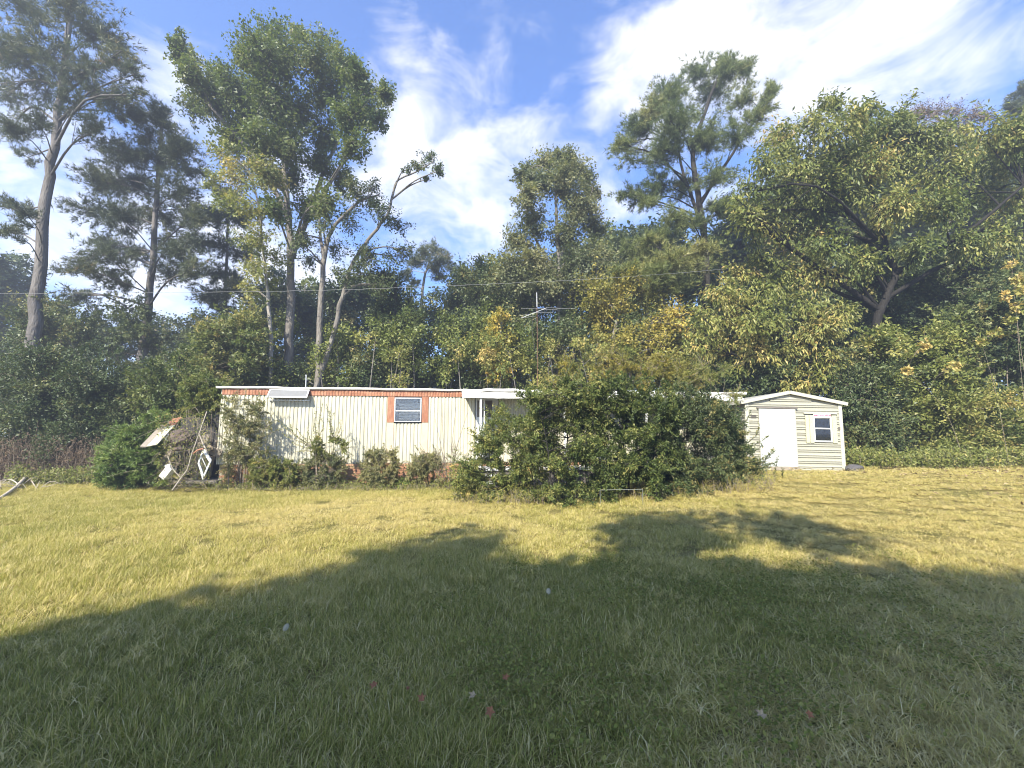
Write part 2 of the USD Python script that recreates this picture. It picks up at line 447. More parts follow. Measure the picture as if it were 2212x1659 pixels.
# ------------------------------------------------------------------ the mobile home
plain('siding_cream', (0.46, 0.435, 0.325), rough=0.45, var=0.10, scale=1.5, dirt=(0.33, 0.29, 0.18), dscale=1.3, stretch=(3, 3, 0.45), dlo=0.5, dhi=0.85)
plain('panel_faded', (0.50, 0.42, 0.29), rough=0.5, var=0.12, scale=3, dirt=(0.48, 0.26, 0.13), dscale=2.0, dlo=.55, dhi=.85)
plain('panel_orange', (0.27, 0.105, 0.05), rough=0.6, var=0.30, scale=7, dirt=(0.45, 0.25, 0.14), dscale=5, stretch=(3, 3, 0.5), dlo=.45, dhi=.8)
plain('roof_metal', (0.42, 0.41, 0.38), rough=0.6, var=0.25, scale=2, dirt=(0.12, 0.10, 0.07), dscale=1.5)
plain('edge_white', (0.55, 0.53, 0.47), rough=0.5, var=0.15, scale=5, dirt=(0.30, 0.22, 0.15), dscale=3, dlo=.58, dhi=.8)
plain('porch_white', (0.55, 0.54, 0.50), rough=0.45, var=0.08, scale=3, dirt=(0.45, 0.33, 0.24), dscale=3.0, dlo=.6, dhi=.85)
plain('aluminium', (0.62, 0.62, 0.60), rough=0.38, var=0.12, scale=8, metallic=0.35)
plain('white_paint', (0.56, 0.56, 0.53), rough=0.45, var=0.05, scale=4, dirt=(0.55, 0.52, 0.42), dscale=1.5, dlo=.6, dhi=.95)
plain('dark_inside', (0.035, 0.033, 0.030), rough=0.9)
plain('blind_white', (0.66, 0.65, 0.60), rough=0.6, var=0.1, scale=6)
plain('wood_grey', (0.26, 0.22, 0.17), rough=0.85, var=0.3, scale=4, stretch=(1, 6, 6), bump=.3)
for k, c in enumerate(((0.36, 0.19, 0.10), (0.42, 0.25, 0.14), (0.30, 0.15, 0.085))):
    plain(f'brick_{k}', c, rough=0.9, var=0.3, scale=14, bump=.5, bscale=60)
plain('mortar', (0.42, 0.36, 0.28), rough=0.95, var=0.2, scale=20)
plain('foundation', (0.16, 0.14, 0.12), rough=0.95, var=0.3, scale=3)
glass('pane_glass', tint=(0.94, 0.94, 0.93))
glass('pane_sky', tint=(0.35, 0.38, 0.42), rough=0.01)
plain('mesh_grey', (0.15, 0.15, 0.145), rough=0.6, var=.15)

FL, EAVE, TOP = 0.70, 2.80, 3.03          # floor line, top of the siding, roof edge
home = thing('mobile_home', 'long abandoned cream mobile home with orange band under its roof edge', 'mobile home', A, YAW)
rngb = np.random.default_rng(21)


def ribbed(u0, u1, z0, z1, y, pitch=0.112, depth=0.022, rng=rngb, bend=0.004):
    """sheet metal with upright ribs, closed at the back"""
    prof = []
    u = u0
    while u < u1 - 1e-6:
        for du, d in ((0, 0), (pitch * .52, 0), (pitch * .66, depth), (pitch * .86, depth)):
            if u + du < u1:
                prof.append((u + du, y - 0.004 + d))
        u += pitch
    prof.append((u1, y - 0.004))
    prof = np.array(prof)
    zs = np.linspace(z0, z1, 5)
    V = []
    for k, z in enumerate(zs):
        wob = bend * np.sin(prof[:, 0] * 2.1 + k) + rng.normal(0, 0.0012, len(prof))
        V.append(np.c_[prof[:, 0], prof[:, 1] + wob, np.full(len(prof), z)])
    V.append(np.c_[prof[:, 0], np.full(len(prof), y + 0.05), np.full(len(prof), z1)])
    v = np.vstack(V)
    n = len(prof)
    i, j = np.meshgrid(np.arange(len(V) - 1), np.arange(n - 1), indexing='ij')
    q = i * n + j
    return v, np.stack([q, q + 1, q + 1 + n, q + n], -1).reshape(-1, 4)


# body behind the sheets
obj('wall', box(0.03, LEN - .03, 0.05, DEP, FL - .05, TOP - .06), look('dark_inside'), home)
obj('end_wall', box(LEN - .03, LEN, 0.02, DEP, FL, TOP - .07), look('siding_cream'), home)
obj('end_wall', box(0.0, 0.03, 0.02, DEP, FL, TOP - .07), look('siding_cream'), home)
# windows and panels as seen
wu0, wz1 = wuz(853, 859)
wu1, wz0 = wuz(910, 912)
su0, su1 = wuz(837, 880)[0], wuz(927, 880)[0]
su1 = wuz(926, 880)[0]
door_u0, door_u1 = wuz(1026, 930)[0], wuz(1040, 930)[0] + .55
sheet = 0.896
edges = [0.05]
while edges[-1] + sheet < LEN - .1:
    edges.append(edges[-1] + sheet)
edges.append(LEN - .04)
cuts = sorted(set([round(e, 3) for e in edges if not (su0 - .15 < e < su1 + .15) and not (door_u0 - .1 < e < door_u1 + .1)] + [su0, wu0, wu1, su1, door_u0, door_u1]))
for a, b in zip(cuts[:-1], cuts[1:]):
    if abs(a - su0) < 1e-3 or (abs(a - wu1) < 1e-3):      # the panels beside the window
        obj('side_panel', cbox(a + .004, b - .004, -.022, .045, wz0 - .01, EAVE - .005, .004), look('panel_orange'), home)
        obj('lower_panel', cbox(a + .004, b - .004, -.014, .045, FL, wz0 - .016, .004), look('panel_faded'), home)
        continue
    if abs(a - door_u0) < 1e-3:
        continue
    z1 = wz0 - .03 if abs(a - wu0) < 1e-3 else EAVE
    obj('siding_sheet', ribbed(a + .003, b - .003, FL, z1, 0.0), look('siding_cream'), home)
# orange band, in lengths, as far as the porch roof
band_end = wuz(1000, 850)[0]
for a, b in zip(np.linspace(0.04, band_end, 5)[:-1], np.linspace(0.04, band_end, 5)[1:]):
    obj('band', ribbed(a, b - .004, EAVE + .004, TOP - .045, -.024, pitch=.09, depth=.010), look('panel_orange'), home)
obj('band', ribbed(band_end, LEN - .05, EAVE + .004, TOP - .045, -.024, pitch=.09, depth=.010), look('siding_cream'), home)


def wavy_strip(u0, u1, y0, y1, z0, z1, n, amp, rng):
    u = np.linspace(u0, u1, n)
    nz = amp * (meshkit.fbm(np.c_[u * 2.2, 0 * u, 0 * u], 3, 7) - .5) * 2
    ny = amp * (meshkit.fbm(np.c_[u * 3.1, 0 * u + 5, 0 * u], 3, 9) - .5) * 2
    ring = np.array([[y0, z0], [y0 - .012, (z0 + z1) / 2], [y0, z1], [y1, z1 + .01], [y1, z0]])
    v = np.stack([np.repeat(u[:, None], 5, 1), ring[None, :, 0] + ny[:, None] * np.array([1, 1, 1, 0, 0]), ring[None, :, 1] + nz[:, None] * np.array([1, 1, 1, .3, .3])], -1).reshape(-1, 3)
    i, j = np.meshgrid(np.arange(n - 1), np.arange(5), indexing='ij')
    q = np.stack([i * 5 + j, i * 5 + (j + 1) % 5, (i + 1) * 5 + (j + 1) % 5, (i + 1) * 5 + j], -1).reshape(-1, 4)
    e = np.array([[0, 4, 3, 2], [0, 2, 1, 1]]) + 0
    return v, np.vstack([q, [[0, 4, 3, 2]], [[(n - 1) * 5 + k for k in (0, 2, 3, 4)]]])


obj('roof_edge', wavy_strip(-.12, wuz(1000, 840)[0], -.075, .12, TOP - .035, TOP + .03, 160, .014, rngb), look('edge_white'), home)
obj('roof_edge', wavy_strip(wuz(1000, 840)[0] + .004, LEN + .08, -.085, .12, TOP - .045, TOP + .04, 130, .035, rngb), look('porch_white'), home)
rv = []
for u in np.linspace(-.05, LEN + .02, 30):
    for w, z in ((.10, TOP - .02), (.9, TOP + .06), (1.8, TOP + .09), (2.7, TOP + .06), (DEP + .05, TOP - .02)):
        rv.append((u, w, z + rngb.normal(0, .006)))
rv = np.array(rv)
i, j = np.meshgrid(np.arange(29), np.arange(4), indexing='ij')
q = i * 5 + j
obj('roof', (rv, np.stack([q, q + 5, q + 6, q + 1], -1).reshape(-1, 4)), look('roof_metal'), home)
# window with blinds
f = .035
win = obj('window', join([cbox(wu0, wu1, -.05, .03, wz1 - f, wz1), cbox(wu0, wu1, -.055, .03, wz0, wz0 + f), cbox(wu0, wu0 + f, -.05, .03, wz0 + f + .001, wz1 - f - .001), cbox(wu1 - f, wu1, -.05, .03, wz0 + f + .001, wz1 - f - .001)]), look('aluminium'), home)
zm = wz0 + (wz1 - wz0) * .46
obj('sash', cbox(wu0 + f + .001, wu1 - f - .001, -.035, .01, zm - .016, zm + .016, .004), look('white_paint'), win)
obj('pane', box(wu0 + f, wu1 - f, -.012, -.008, wz0 + f, zm - .017), look('pane_glass'), win)
obj('pane', box(wu0 + f, wu1 - f, -.006, -.002, zm + .017, wz1 - f), look('pane_glass'), win)
obj('reveal', box(wu0 + f, wu1 - f, .044, .049, wz0 + f, wz1 - f), look('mesh_grey'), win)
for k, z in enumerate(np.arange(wz0 + .06, wz1 - .22, .05)):
    s = cbox(wu0 + .14, wu1 - f - .012, .015, .035, z, z + (.034 if k % 3 else .024), .003)
    s.apply_transform(trimesh.transformations.rotation_matrix(rngb.normal(0, .02), [0, 1, 0], [(wu0 + wu1) / 2, 0, z]))
    obj('blind_slat', s, look('blind_white'), win)
# awning window propped open in the orange band
au0, au1 = wuz(584, 848)[0], wuz(670, 848)[0]
aw = []
th = math.radians(38)
H = .34


def aw_box(u0, u1, s0, s1, d0, d1):
    m = box(u0, u1, d0, d1, -s1, -s0)
    m.apply_transform(trimesh.transformations.rotation_matrix(-th, [1, 0, 0]))
    m.apply_translation([0, -.05, TOP - .055])
    return m


awn = obj('awning_window', join([aw_box(au0, au1, 0, .035, -.012, .012), aw_box(au0, au1, H - .035, H, -.012, .012), aw_box(au0, au0 + .035, .036, H - .036, -.012, .012), aw_box(au1 - .035, au1, .036, H - .036, -.012, .012)]), look('white_paint'), home)
obj('pane', aw_box(au0 + .034, au1 - .034, .034, H - .034, -.003, .003), look('mesh_grey'), awn)
obj('sill', cbox(au0 - .02, au1 + .02, -.06, -.022, TOP - .40, TOP - .37, .004), look('aluminium'), awn)
# door with a window, half hidden behind the bush, and the storm door standing open beside it
obj('door', cbox(door_u0 + .02, door_u1 - .02, -.012, .04, FL + .02, EAVE - .02, .005), look('white_paint'), home)
obj('door_window', cbox(door_u0 + .06, door_u1 - .2, -.020, -.0125, 2.15, 2.70, .003), look('foundation'), home)
sd = cbox(door_u0 + .26, door_u0 + .29, -.55, -.03, FL + .05, EAVE - .12, .004)
obj('storm_door', sd, look('white_paint'), home)
# porch roof of crumpled white sheet on posts
pu0, pu1 = wuz(998, 848, .9)[0], wuz(1605, 850, .9)[0]
n = 60
pv = []
for k in range(n):
    u = pu0 + (pu1 - pu0) * k / (n - 1)
    for w, z in ((-.03, EAVE + .17), (-.45, EAVE + .10), (-.92, EAVE - .005), (-.925, EAVE - .10), (-.90, EAVE - .105), (-.89, EAVE - .03), (-.45, EAVE + .075), (-.03, EAVE + .14)):
        pv.append((u, w, z))
pv = np.array(pv)
jit = (meshkit.fbm(pv * [3.5, 2, 2], 3, 31) - .5) * .07
pv[:, 2] += jit
pv[:, 1] += jit[::-1] * .3
i, j = np.meshgrid(np.arange(n - 1), np.arange(8), indexing='ij')
q = np.stack([i * 8 + j, (i + 1) * 8 + j, (i + 1) * 8 + (j + 1) % 8, i * 8 + (j + 1) % 8], -1).reshape(-1, 4)
obj('porch_roof', (pv, np.vstack([q, [[0, 1, 2, 3]], [[0, 3, 4, 5]], [[0, 5, 6, 7]], [[(n - 1) * 8 + k for k in (3, 2, 1, 0)]], [[(n - 1) * 8 + k for k in (5, 4, 3, 0)]], [[(n - 1) * 8 + k for k in (7, 6, 5, 0)]]])), look('porch_white'), home)
for u in (pu0 + .55, pu0 + 3.2, pu0 + 5.9, pu1 - .3):
    obj('porch_post', cbox(u, u + .07, -.88, -.81, .05, EAVE - .04, .006), look('white_paint'), home)
obj('porch_deck', cbox(door_u0 - .25, door_u1 + 4.0, -.95, -.04, .50, .57, .008), look('white_paint'), home)
obj('deck_skirt', box(door_u0 - .1, door_u1 + 3.9, -.88, -.06, -.05, .499), look('foundation'), home)
for k in range(2):
    obj('step', cbox(door_u0 - .1, door_u0 + .9, -1.2 - .27 * k, -.96 - .27 * k, .34 - .17 * k, .39 - .17 * k, .006), look('white_paint'), home)
    obj('riser', box(door_u0 - .05, door_u0 + .85, -1.15 - .27 * k, -.97 - .27 * k, -.02, .339 - .17 * k), look('foundation'), home)
# brick skirt: bricks one by one where the shrubs leave it in sight
obj('mortar_bed', box(0.1, LEN - .1, .02, .10, -.1, FL - .012), look('mortar'), home)
rows = 9
bh = (FL - .02) / rows
shown = [(wuz(x0, 1020)[0], wuz(x1, 1020)[0]) for x0, x1 in ((628, 662), (728, 782), (862, 890), (560, 600))]
rest = []
nb = 0
for r in range(rows):
    u = .12 + (.115 if r % 2 else 0)
    while u < LEN - .35:
        z0 = r * bh + .006
        y0 = rngb.uniform(-.012, .004)
        b = (u + .005, u + .218, y0, .03, z0, z0 + bh - .014)
        if any(s0 - .15 < u < s1 for s0, s1 in shown) and nb < 290:
            obj('brick', cbox(*b, c=.004), look(f'brick_{rngb.integers(0, 3)}'), home)
            nb += 1
        else:
            rest.append(box(*b))
        u += .225
tag(obj('brick_skirt', join(rest), look('brick_0'), home), kind='stuff')
# vent pipes on the roof
for x, h, r in ((658, 806, .022), (790 * .5 + 264 + 0, 812, .018)):
    pass
vp = P(660, 838, 15.2)
pipe = thing('vent_pipe', 'thin pale vent pipe standing on the mobile home roof by the tallest trunk', 'pipe', (vp[0], vp[1], 3.06))
obj('pipe', tube([[0, 0, 0], [0.004, 0, .34], [0.0, 0, .62]], .016, 8), look('aluminium'), pipe)
obj('cap', tube([[0, 0, .622], [0, 0, .65]], .028, 8), look('aluminium'), pipe)

# ------------------------------------------------------------------ the shed
plain('shed_cream', (0.32, 0.307, 0.24), rough=0.45, var=0.07, scale=2, dirt=(0.44, 0.40, 0.26), dscale=1.2, stretch=(.6, .6, 3), dlo=.58, dhi=.95)
plain('shed_trim', (0.40, 0.385, 0.305), rough=0.45, var=0.06, scale=3)
plain('shed_door_white', (0.45, 0.46, 0.42), rough=0.42, var=0.03, scale=2, dirt=(.6, .58, .46), dscale=1.2, dlo=.6, dhi=1)
plain('shed_shutter', (0.42, 0.41, 0.27), rough=0.5, var=0.06, scale=3)
plain('shed_roof_metal', (0.30, 0.29, 0.26), rough=0.55, var=0.2, scale=2)
plain('sign_white', (0.75, 0.66, 0.66), rough=0.4, var=0.03)
plain('sign_red', (0.55, 0.04, 0.09), rough=0.4, var=0.05)
SY = 13.05
S0 = P(1616, 1012, SY)
SW = P(1820, 1012, SY)[0] - S0[0]
SH, SD = 2.0, 3.4
sz = float(S0[2]) + .02
shed = thing('shed', 'small cream metal storage shed with white sliding door and low gable roof', 'shed', (S0[0], SY, sz), math.radians(-1.5), roll=math.radians(1.1))
APX = .46 * SW
APZ = SH + .30


def top_at(x):
    return SH + (APZ - SH) * (x / APX if x < APX else (SW - x) / (SW - APX))


obj('body', trimesh.Trimesh(*(lambda pts: (pts, trimesh.convex.convex_hull(pts).faces))(np.array([(x, y, z) for y in (.02, SD) for x, z in ((.01, 0), (SW - .01, 0), (SW - .01, SH - .02), (APX, APZ - .02), (.01, SH - .02))])), process=False).convex_hull, look('shed_cream'), shed)
wx0, wx1 = 1753, 1790


def sx(Dx, Dy=930):
    d = ray(Dx, Dy)
    return float(EYE[0] + d[0] * SY / d[1] - S0[0])


def szz(Dx, Dy):
    d = ray(Dx, Dy)
    x = sx(Dx, Dy)
    return float(EYE[2] + d[2] * SY / d[1] - sz + x * math.tan(math.radians(1.1)))


dx0, dx1 = sx(1637), sx(1714)
dz0, dz1 = szz(1700, 1008), szz(1700, 883.5)
wX0, wX1, wZ0, wZ1 = sx(1752.5), sx(1791), szz(1770, 955), szz(1770, 901)
vent = [(sx(1620), sx(1632), szz(1625, 901.5), szz(1625, 908))]


def course(x0, x1, z0, z1, y, clip_top=False):
    """one course of sheet siding: a flat face with a double ridge along its lower edge"""
    prof = [(0, 0.0), (.08, -.026), (.20, -.026), (.25, -.002), (.36, -.002), (.41, -.024), (.52, -.024), (.62, 0.0), (1, 0)]
    xs = (x0, x1)
    V = []
    for t, d in prof:
        for x in xs:
            z = z0 + (z1 - z0) * t
            if clip_top:
                z = min(z, top_at(min(max(x, 0), SW)) - .03)
            V.append((x, y + d, z))
    F = [(2 * k, 2 * k + 1, 2 * k + 3, 2 * k + 2) for k in range(len(prof) - 1)]
    return np.array(V), np.array(F)


ch = .168
nz = int(math.ceil((APZ - .03) / ch))
for k in range(nz):
    z0, z1 = k * ch, (k + 1) * ch
    spans = [(.05, SW - .05)]
    zm_ = (z0 + z1) / 2
    if zm_ > SH - .02:                    # in the gable: shorten to the slope
        lo = APX * (zm_ - SH + .07) / (APZ - SH)
        hi = SW - (SW - APX) * (zm_ - SH + .07) / (APZ - SH)
        if hi - lo < .1:
            continue
        spans = [(max(lo, .05), min(hi, SW - .05))]
    for a, b in ((dx0, dx1, ) if False else ()):
        pass
    if zm_ < dz1:
        spans = [s for s0_, s1_ in spans for s in ((s0_, min(dx0, s1_)), (max(dx1, s0_), s1_)) if s[1] - s[0] > .02]
    if wZ0 < zm_ < wZ1:
        spans = [s for s0_, s1_ in spans for s in (((s0_, wX0 - .02), (wX1 + .02, s1_)) if s0_ < wX0 < s1_ else ((s0_, s1_),)) if s[1] - s[0] > .02]
    for a, b in spans:
        obj('siding_course', course(a, b, z0, z1, 0.0), look('shed_cream'), shed)
for k in range(int(SH / ch)):             # the side wall that faces the mobile home
    v, fq = course(.0, SD - .05, k * ch, (k + 1) * ch, 0)
    vv = np.stack([v[:, 1] + .006, SD - v[:, 0], v[:, 2]], -1)
    obj('siding_course', (vv, fq), look('shed_cream'), shed)
obj('side_wall', box(SW - .012, SW + .004, .03, SD, 0, SH - .03), look('shed_cream'), shed)
obj('rear_wall', box(.02, SW - .02, SD, SD + .015, 0, SH - .03), look('shed_cream'), shed)
obj('corner_trim', cbox(-.03, .075, -.034, .02, -.02, SH - .02, .006), look('shed_trim'), shed)
obj('corner_trim', cbox(SW - .075, SW + .03, -.034, .02, -.02, SH - .02, .006), look('shed_trim'), shed)
obj('base_trim', cbox(.08, SW - .08, -.036, .01, -.05, .004, .005), look('shed_trim'), shed)


def slope(x0, z0, x1, z1, y0, y1, t):
    d = np.array([x1 - x0, z1 - z0])
    L = np.hypot(*d)
    nrm = np.array([-d[1], d[0]]) / L
    if nrm[1] < 0:
        nrm = -nrm
    c = np.array([(x0, z0), (x1, z1), (x1 + nrm[0] * t, z1 + nrm[1] * t), (x0 + nrm[0] * t, z0 + nrm[1] * t)])
    return trimesh.convex.convex_hull(np.array([(x, y, z) for y in (y0, y1) for x, z in c]))


g = (APZ - SH) / APX
g2 = (APZ - SH) / (SW - APX)
obj('roof_panel', slope(-.14, SH - .14 * g + .01, APX - .002, APZ + .01, -.06, SD + .1, .03), look('shed_roof_metal'), shed)
obj('roof_panel', slope(APX + .002, APZ + .01, SW + .14, SH - .14 * g2 + .01, -.06, SD + .1, .03), look('shed_roof_metal'), shed)
obj('rake_trim', slope(-.16, SH - .16 * g - .05, APX - .001, APZ - .05, -.095, -.062, .10), look('shed_trim'), shed)
obj('rake_trim', slope(APX + .001, APZ - .05, SW + .16, SH - .16 * g2 - .05, -.095, -.062, .10), look('shed_trim'), shed)
obj('eave_trim', cbox(-.175, -.145, -.058, SD + .1, SH - .16 * g - .05, SH - .16 * g + .05, .006), look('shed_trim'), shed)
door = obj('door', cbox(dx0, dx1, -.065, -.035, dz0, dz1, .006), look('shed_door_white'), shed)
obj('door_edge', cbox(dx1 - .025, dx1 + .002, -.074, -.066, dz0 + .01, dz1 - .01, .003), look('shed_trim'), door)
obj('door_track', cbox(dx0 - .06, dx1 + .07, -.09, -.03, dz1 + .004, dz1 + .045, .006), look('foundation'), shed)
obj('threshold', cbox(dx0 + .3, dx1 + .05, -.06, -.037, -.055, dz0 - .006, .005), look('wood_grey'), shed)
swin = obj('window', join([cbox(wX0, wX0 + .035, -.045, .0, wZ0, wZ1 - .001), cbox(wX1 - .045, wX1, -.045, .0, wZ0, wZ1 - .001), cbox(wX0 + .036, wX1 - .046, -.045, .0, wZ0, wZ0 + .045), cbox(wX0 + .036, wX1 - .046, -.04, .0, wZ1 - .03, wZ1), cbox(wX0 + .036, wX1 - .046, -.04, .0, (wZ0 + wZ1) / 2 + .01, (wZ0 + wZ1) / 2 + .05)]), look('white_paint'), shed)
obj('pane', box(wX0 + .035, wX1 - .045, -.022, -.018, wZ0 + .045, (wZ0 + wZ1) / 2 + .009), look('pane_sky'), swin)
obj('pane', box(wX0 + .035, wX1 - .045, -.014, -.010, (wZ0 + wZ1) / 2 + .051, wZ1 - .031), look('pane_sky'), swin)
obj('reveal', box(wX0 + .035, wX1 - .045, .014, .0185, wZ0 + .045, wZ1 - .03), look('dark_inside'), swin)
obj('curtain', cbox(wX0 + .06, wX0 + .30, .0, .012, (wZ0 + wZ1) / 2 + .06, wZ1 - .08, .003), usd_blue := plain('curtain_blue', (.30, .36, .62), var=.1), swin)
for x0, x1 in ((sx(1735.5), sx(1743)), (sx(1744), sx(1751.8)), (sx(1791.8), sx(1801))):
    obj('shutter', cbox(x0, x1, -.05, -.02, wZ0 - .03, wZ1 + .05, .005), look('shed_shutter'), shed)
obj('window_head', cbox(sx(1733), sx(1803), -.065, -.02, wZ1 + .085, wZ1 + .125, .005), look('shed_trim'), shed)
banner = obj('window_banner', box(wX0 - .005, wX1 - .03, -.053, -.047, wZ1 + .008, wZ1 + .080), look('sign_white'), shed)
rb = np.random.default_rng(4)
marks = []
x = wX0 + .005
while x < wX1 - .06:
    w = rb.uniform(.014, .03)
    z0 = wZ1 + .018 + rb.uniform(0, .016)
    marks.append(box(x, x + w, -.056, -.0531, z0, wZ1 + .072 - rb.uniform(0, .012)))
    x += w + rb.uniform(.006, .018)
obj('print_mark', join(marks), look('sign_red'), banner)
obj('vent_grille', join([cbox(vent[0][0], vent[0][1], -.04, -.028, vent[0][2] + k * .022, vent[0][2] + k * .022 + .012, .002) for k in range(4)]), look('foundation'), shed)
obj('vent_grille', join([cbox(sx(1804), sx(1808.5), -.04, -.028, szz(1806, 928) + k * .03, szz(1806, 928) + k * .03 + .018, .002) for k in range(3)]), look('foundation'), shed)
obj('skid', cbox(.1, SW - .1, -.01, .08, -.17, -.055, .01), look('wood_grey'), shed)
obj('skid', cbox(.1, SW - .1, SD - .2, SD - .08, -.3, -.05, .01), look('wood_grey'), shed)
for x in (.15, SW / 2, SW - .35):
    obj('support_block', cbox(x, x + .2, .1, .5, -.35, -.06, .01), look('foundation'), shed)
# ------------------------------------------------------------------ plants
leafy('leaf_green', [(0.0, (0.046, 0.067, 0.020)), (0.45, (0.106, 0.137, 0.039)), (0.8, (0.209, 0.209, 0.068)), (1.0, (0.373, 0.288, 0.101))])
leafy('leaf_grey_green', [(0.0, (0.070, 0.088, 0.045)), (0.5, (0.143, 0.160, 0.072)), (1.0, (0.320, 0.288, 0.126))])
leafy('leaf_olive', [(0.0, (0.074, 0.102, 0.023)), (0.4, (0.173, 0.194, 0.046)), (0.75, (0.314, 0.288, 0.083)), (1.0, (0.544, 0.395, 0.140))], trans=.3)
leafy('leaf_yellow', [(0.0, (0.116, 0.132, 0.029)), (0.45, (0.272, 0.239, 0.052)), (0.8, (0.494, 0.387, 0.083)), (1.0, (0.593, 0.362, 0.099))], trans=.35)
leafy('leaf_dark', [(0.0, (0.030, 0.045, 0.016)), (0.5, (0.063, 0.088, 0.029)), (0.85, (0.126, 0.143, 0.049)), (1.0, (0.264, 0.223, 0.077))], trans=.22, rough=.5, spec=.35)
leafy('leaf_privet', [(0.0, (0.041, 0.061, 0.015)), (0.45, (0.098, 0.127, 0.029)), (0.8, (0.201, 0.213, 0.056)), (1.0, (0.342, 0.305, 0.098))], trans=.25, rough=.5, spec=.35)
leafy('leaf_bright', [(0.0, (0.066, 0.105, 0.024)), (0.5, (0.128, 0.185, 0.042)), (1.0, (0.27, 0.31, 0.085))], trans=.3, rough=.45)
leafy('leaf_dead', [(0.0, (0.052, 0.037, 0.025)), (0.5, (0.132, 0.090, 0.057)), (1.0, (0.253, 0.172, 0.103))], trans=.15, rough=.8)
leafy('needle_green', [(0.0, (0.041, 0.055, 0.032)), (0.5, (0.098, 0.115, 0.059)), (0.85, (0.179, 0.177, 0.077)), (1.0, (0.300, 0.192, 0.101))], trans=.18, rough=.45)
leafy('needle_yellow', [(0.0, (0.074, 0.102, 0.033)), (0.5, (0.182, 0.206, 0.066)), (1.0, (0.329, 0.296, 0.099))], trans=.2, rough=.45)
bark('bark_pine', (0.055, 0.050, 0.045), (0.17, 0.155, 0.14), 4.0)
bark('bark_grey', (0.085, 0.074, 0.062), (0.22, 0.20, 0.17), 5.0)
bark('bark_pale', (0.16, 0.145, 0.12), (0.36, 0.33, 0.28), 6.0)
bark('bark_dark', (0.016, 0.015, 0.013), (0.05, 0.045, 0.037), 5.0)
bark('bark_black', (0.010, 0.009, 0.008), (0.03, 0.027, 0.023), 5.0)
bark('twig_brown', (0.13, 0.10, 0.075), (0.30, 0.25, 0.19), 9.0)


def unit(v):
    return v / (np.linalg.norm(v, axis=-1, keepdims=True) + 1e-9)


def leaves(rng, c, d, n, L, W, fold=.22, tint=None, tri=False):
    """a folded diamond leaf at each c pointing along d with face normal about n"""
    m = len(c)
    L = L * rng.uniform(.45, 1.35, m)[:, None]
    W = W * rng.uniform(.55, 1.25, m)[:, None]
    s = unit(np.cross(n, d))
    nn = np.cross(d, s)
    if tri:
        e = c + d * L
        v = np.stack([c - s * W * .5, e, c + s * W * .62 + d * L * .35 + nn * W * fold], 1)
        return v.reshape(-1, 3), np.arange(m * 3).reshape(-1, 3), np.repeat(np.clip(tint, 0, 1), 3)
    mid = c + d * L * .45
    v = np.stack([c, mid + s * W / 2 + nn * W * fold, c + d * L - nn * L * .08, mid - s * W / 2 + nn * W * fold], 1).reshape(-1, 3)
    o = (np.arange(m) * 4)[:, None]
    f = np.concatenate([o + np.array([0, 1, 2]), o + np.array([0, 2, 3])])
    return v, f, np.repeat(np.clip(tint, 0, 1), 4)


def needles(rng, c, d, k, L, W, spread, tint):
    """a tuft of k needle blades at each c"""
    m = len(c)
    cc, dd = np.repeat(c, k, 0), np.repeat(d, k, 0)
    dirn = unit(dd + rng.normal(0, spread, (m * k, 3)))
    s = unit(np.cross(dirn, rng.normal(0, 1, (m * k, 3))))
    l = L * rng.uniform(.7, 1.15, (m * k, 1))
    v = np.stack([cc - s * W / 2, cc + s * W / 2, cc + dirn * l], 1).reshape(-1, 3)
    f = np.arange(m * k * 3).reshape(-1, 3)
    return v, f, np.repeat(np.clip(np.repeat(tint, k) + rng.normal(0, .06, m * k), 0, 1), 3)


def mtubes(starts, mids, ends, r0, r1):
    """many three-sided twigs at once"""
    m = len(starts)
    pts = np.stack([starts, mids, ends], 1)
    t = unit(ends - starts)
    a = unit(np.cross(t, np.where(np.abs(t[:, 2:]) < .9, [0, 0, 1.0], [1.0, 0, 0])))
    b = np.cross(t, a)
    ang = np.arange(3) * 2 * np.pi / 3
    ring = np.cos(ang)[None, :, None] * a[:, None] + np.sin(ang)[None, :, None] * b[:, None]
    rr = np.stack([r0, (r0 + r1) / 2, r1], 1)
    v = (pts[:, :, None] + rr[:, :, None, None] * ring[:, None]).reshape(-1, 3)
    q = []
    for i in range(2):
        for j in range(3):
            q.append((i * 3 + j, (i + 1) * 3 + j, (i + 1) * 3 + (j + 1) % 3, i * 3 + (j + 1) % 3))
    q = np.array(q)
    f3 = np.vstack([q[:, [0, 1, 2]], q[:, [0, 2, 3]]])
    f = (np.arange(m) * 9)[:, None, None] + f3[None]
    return trimesh.Trimesh(v, f.reshape(-1, 3), process=False)


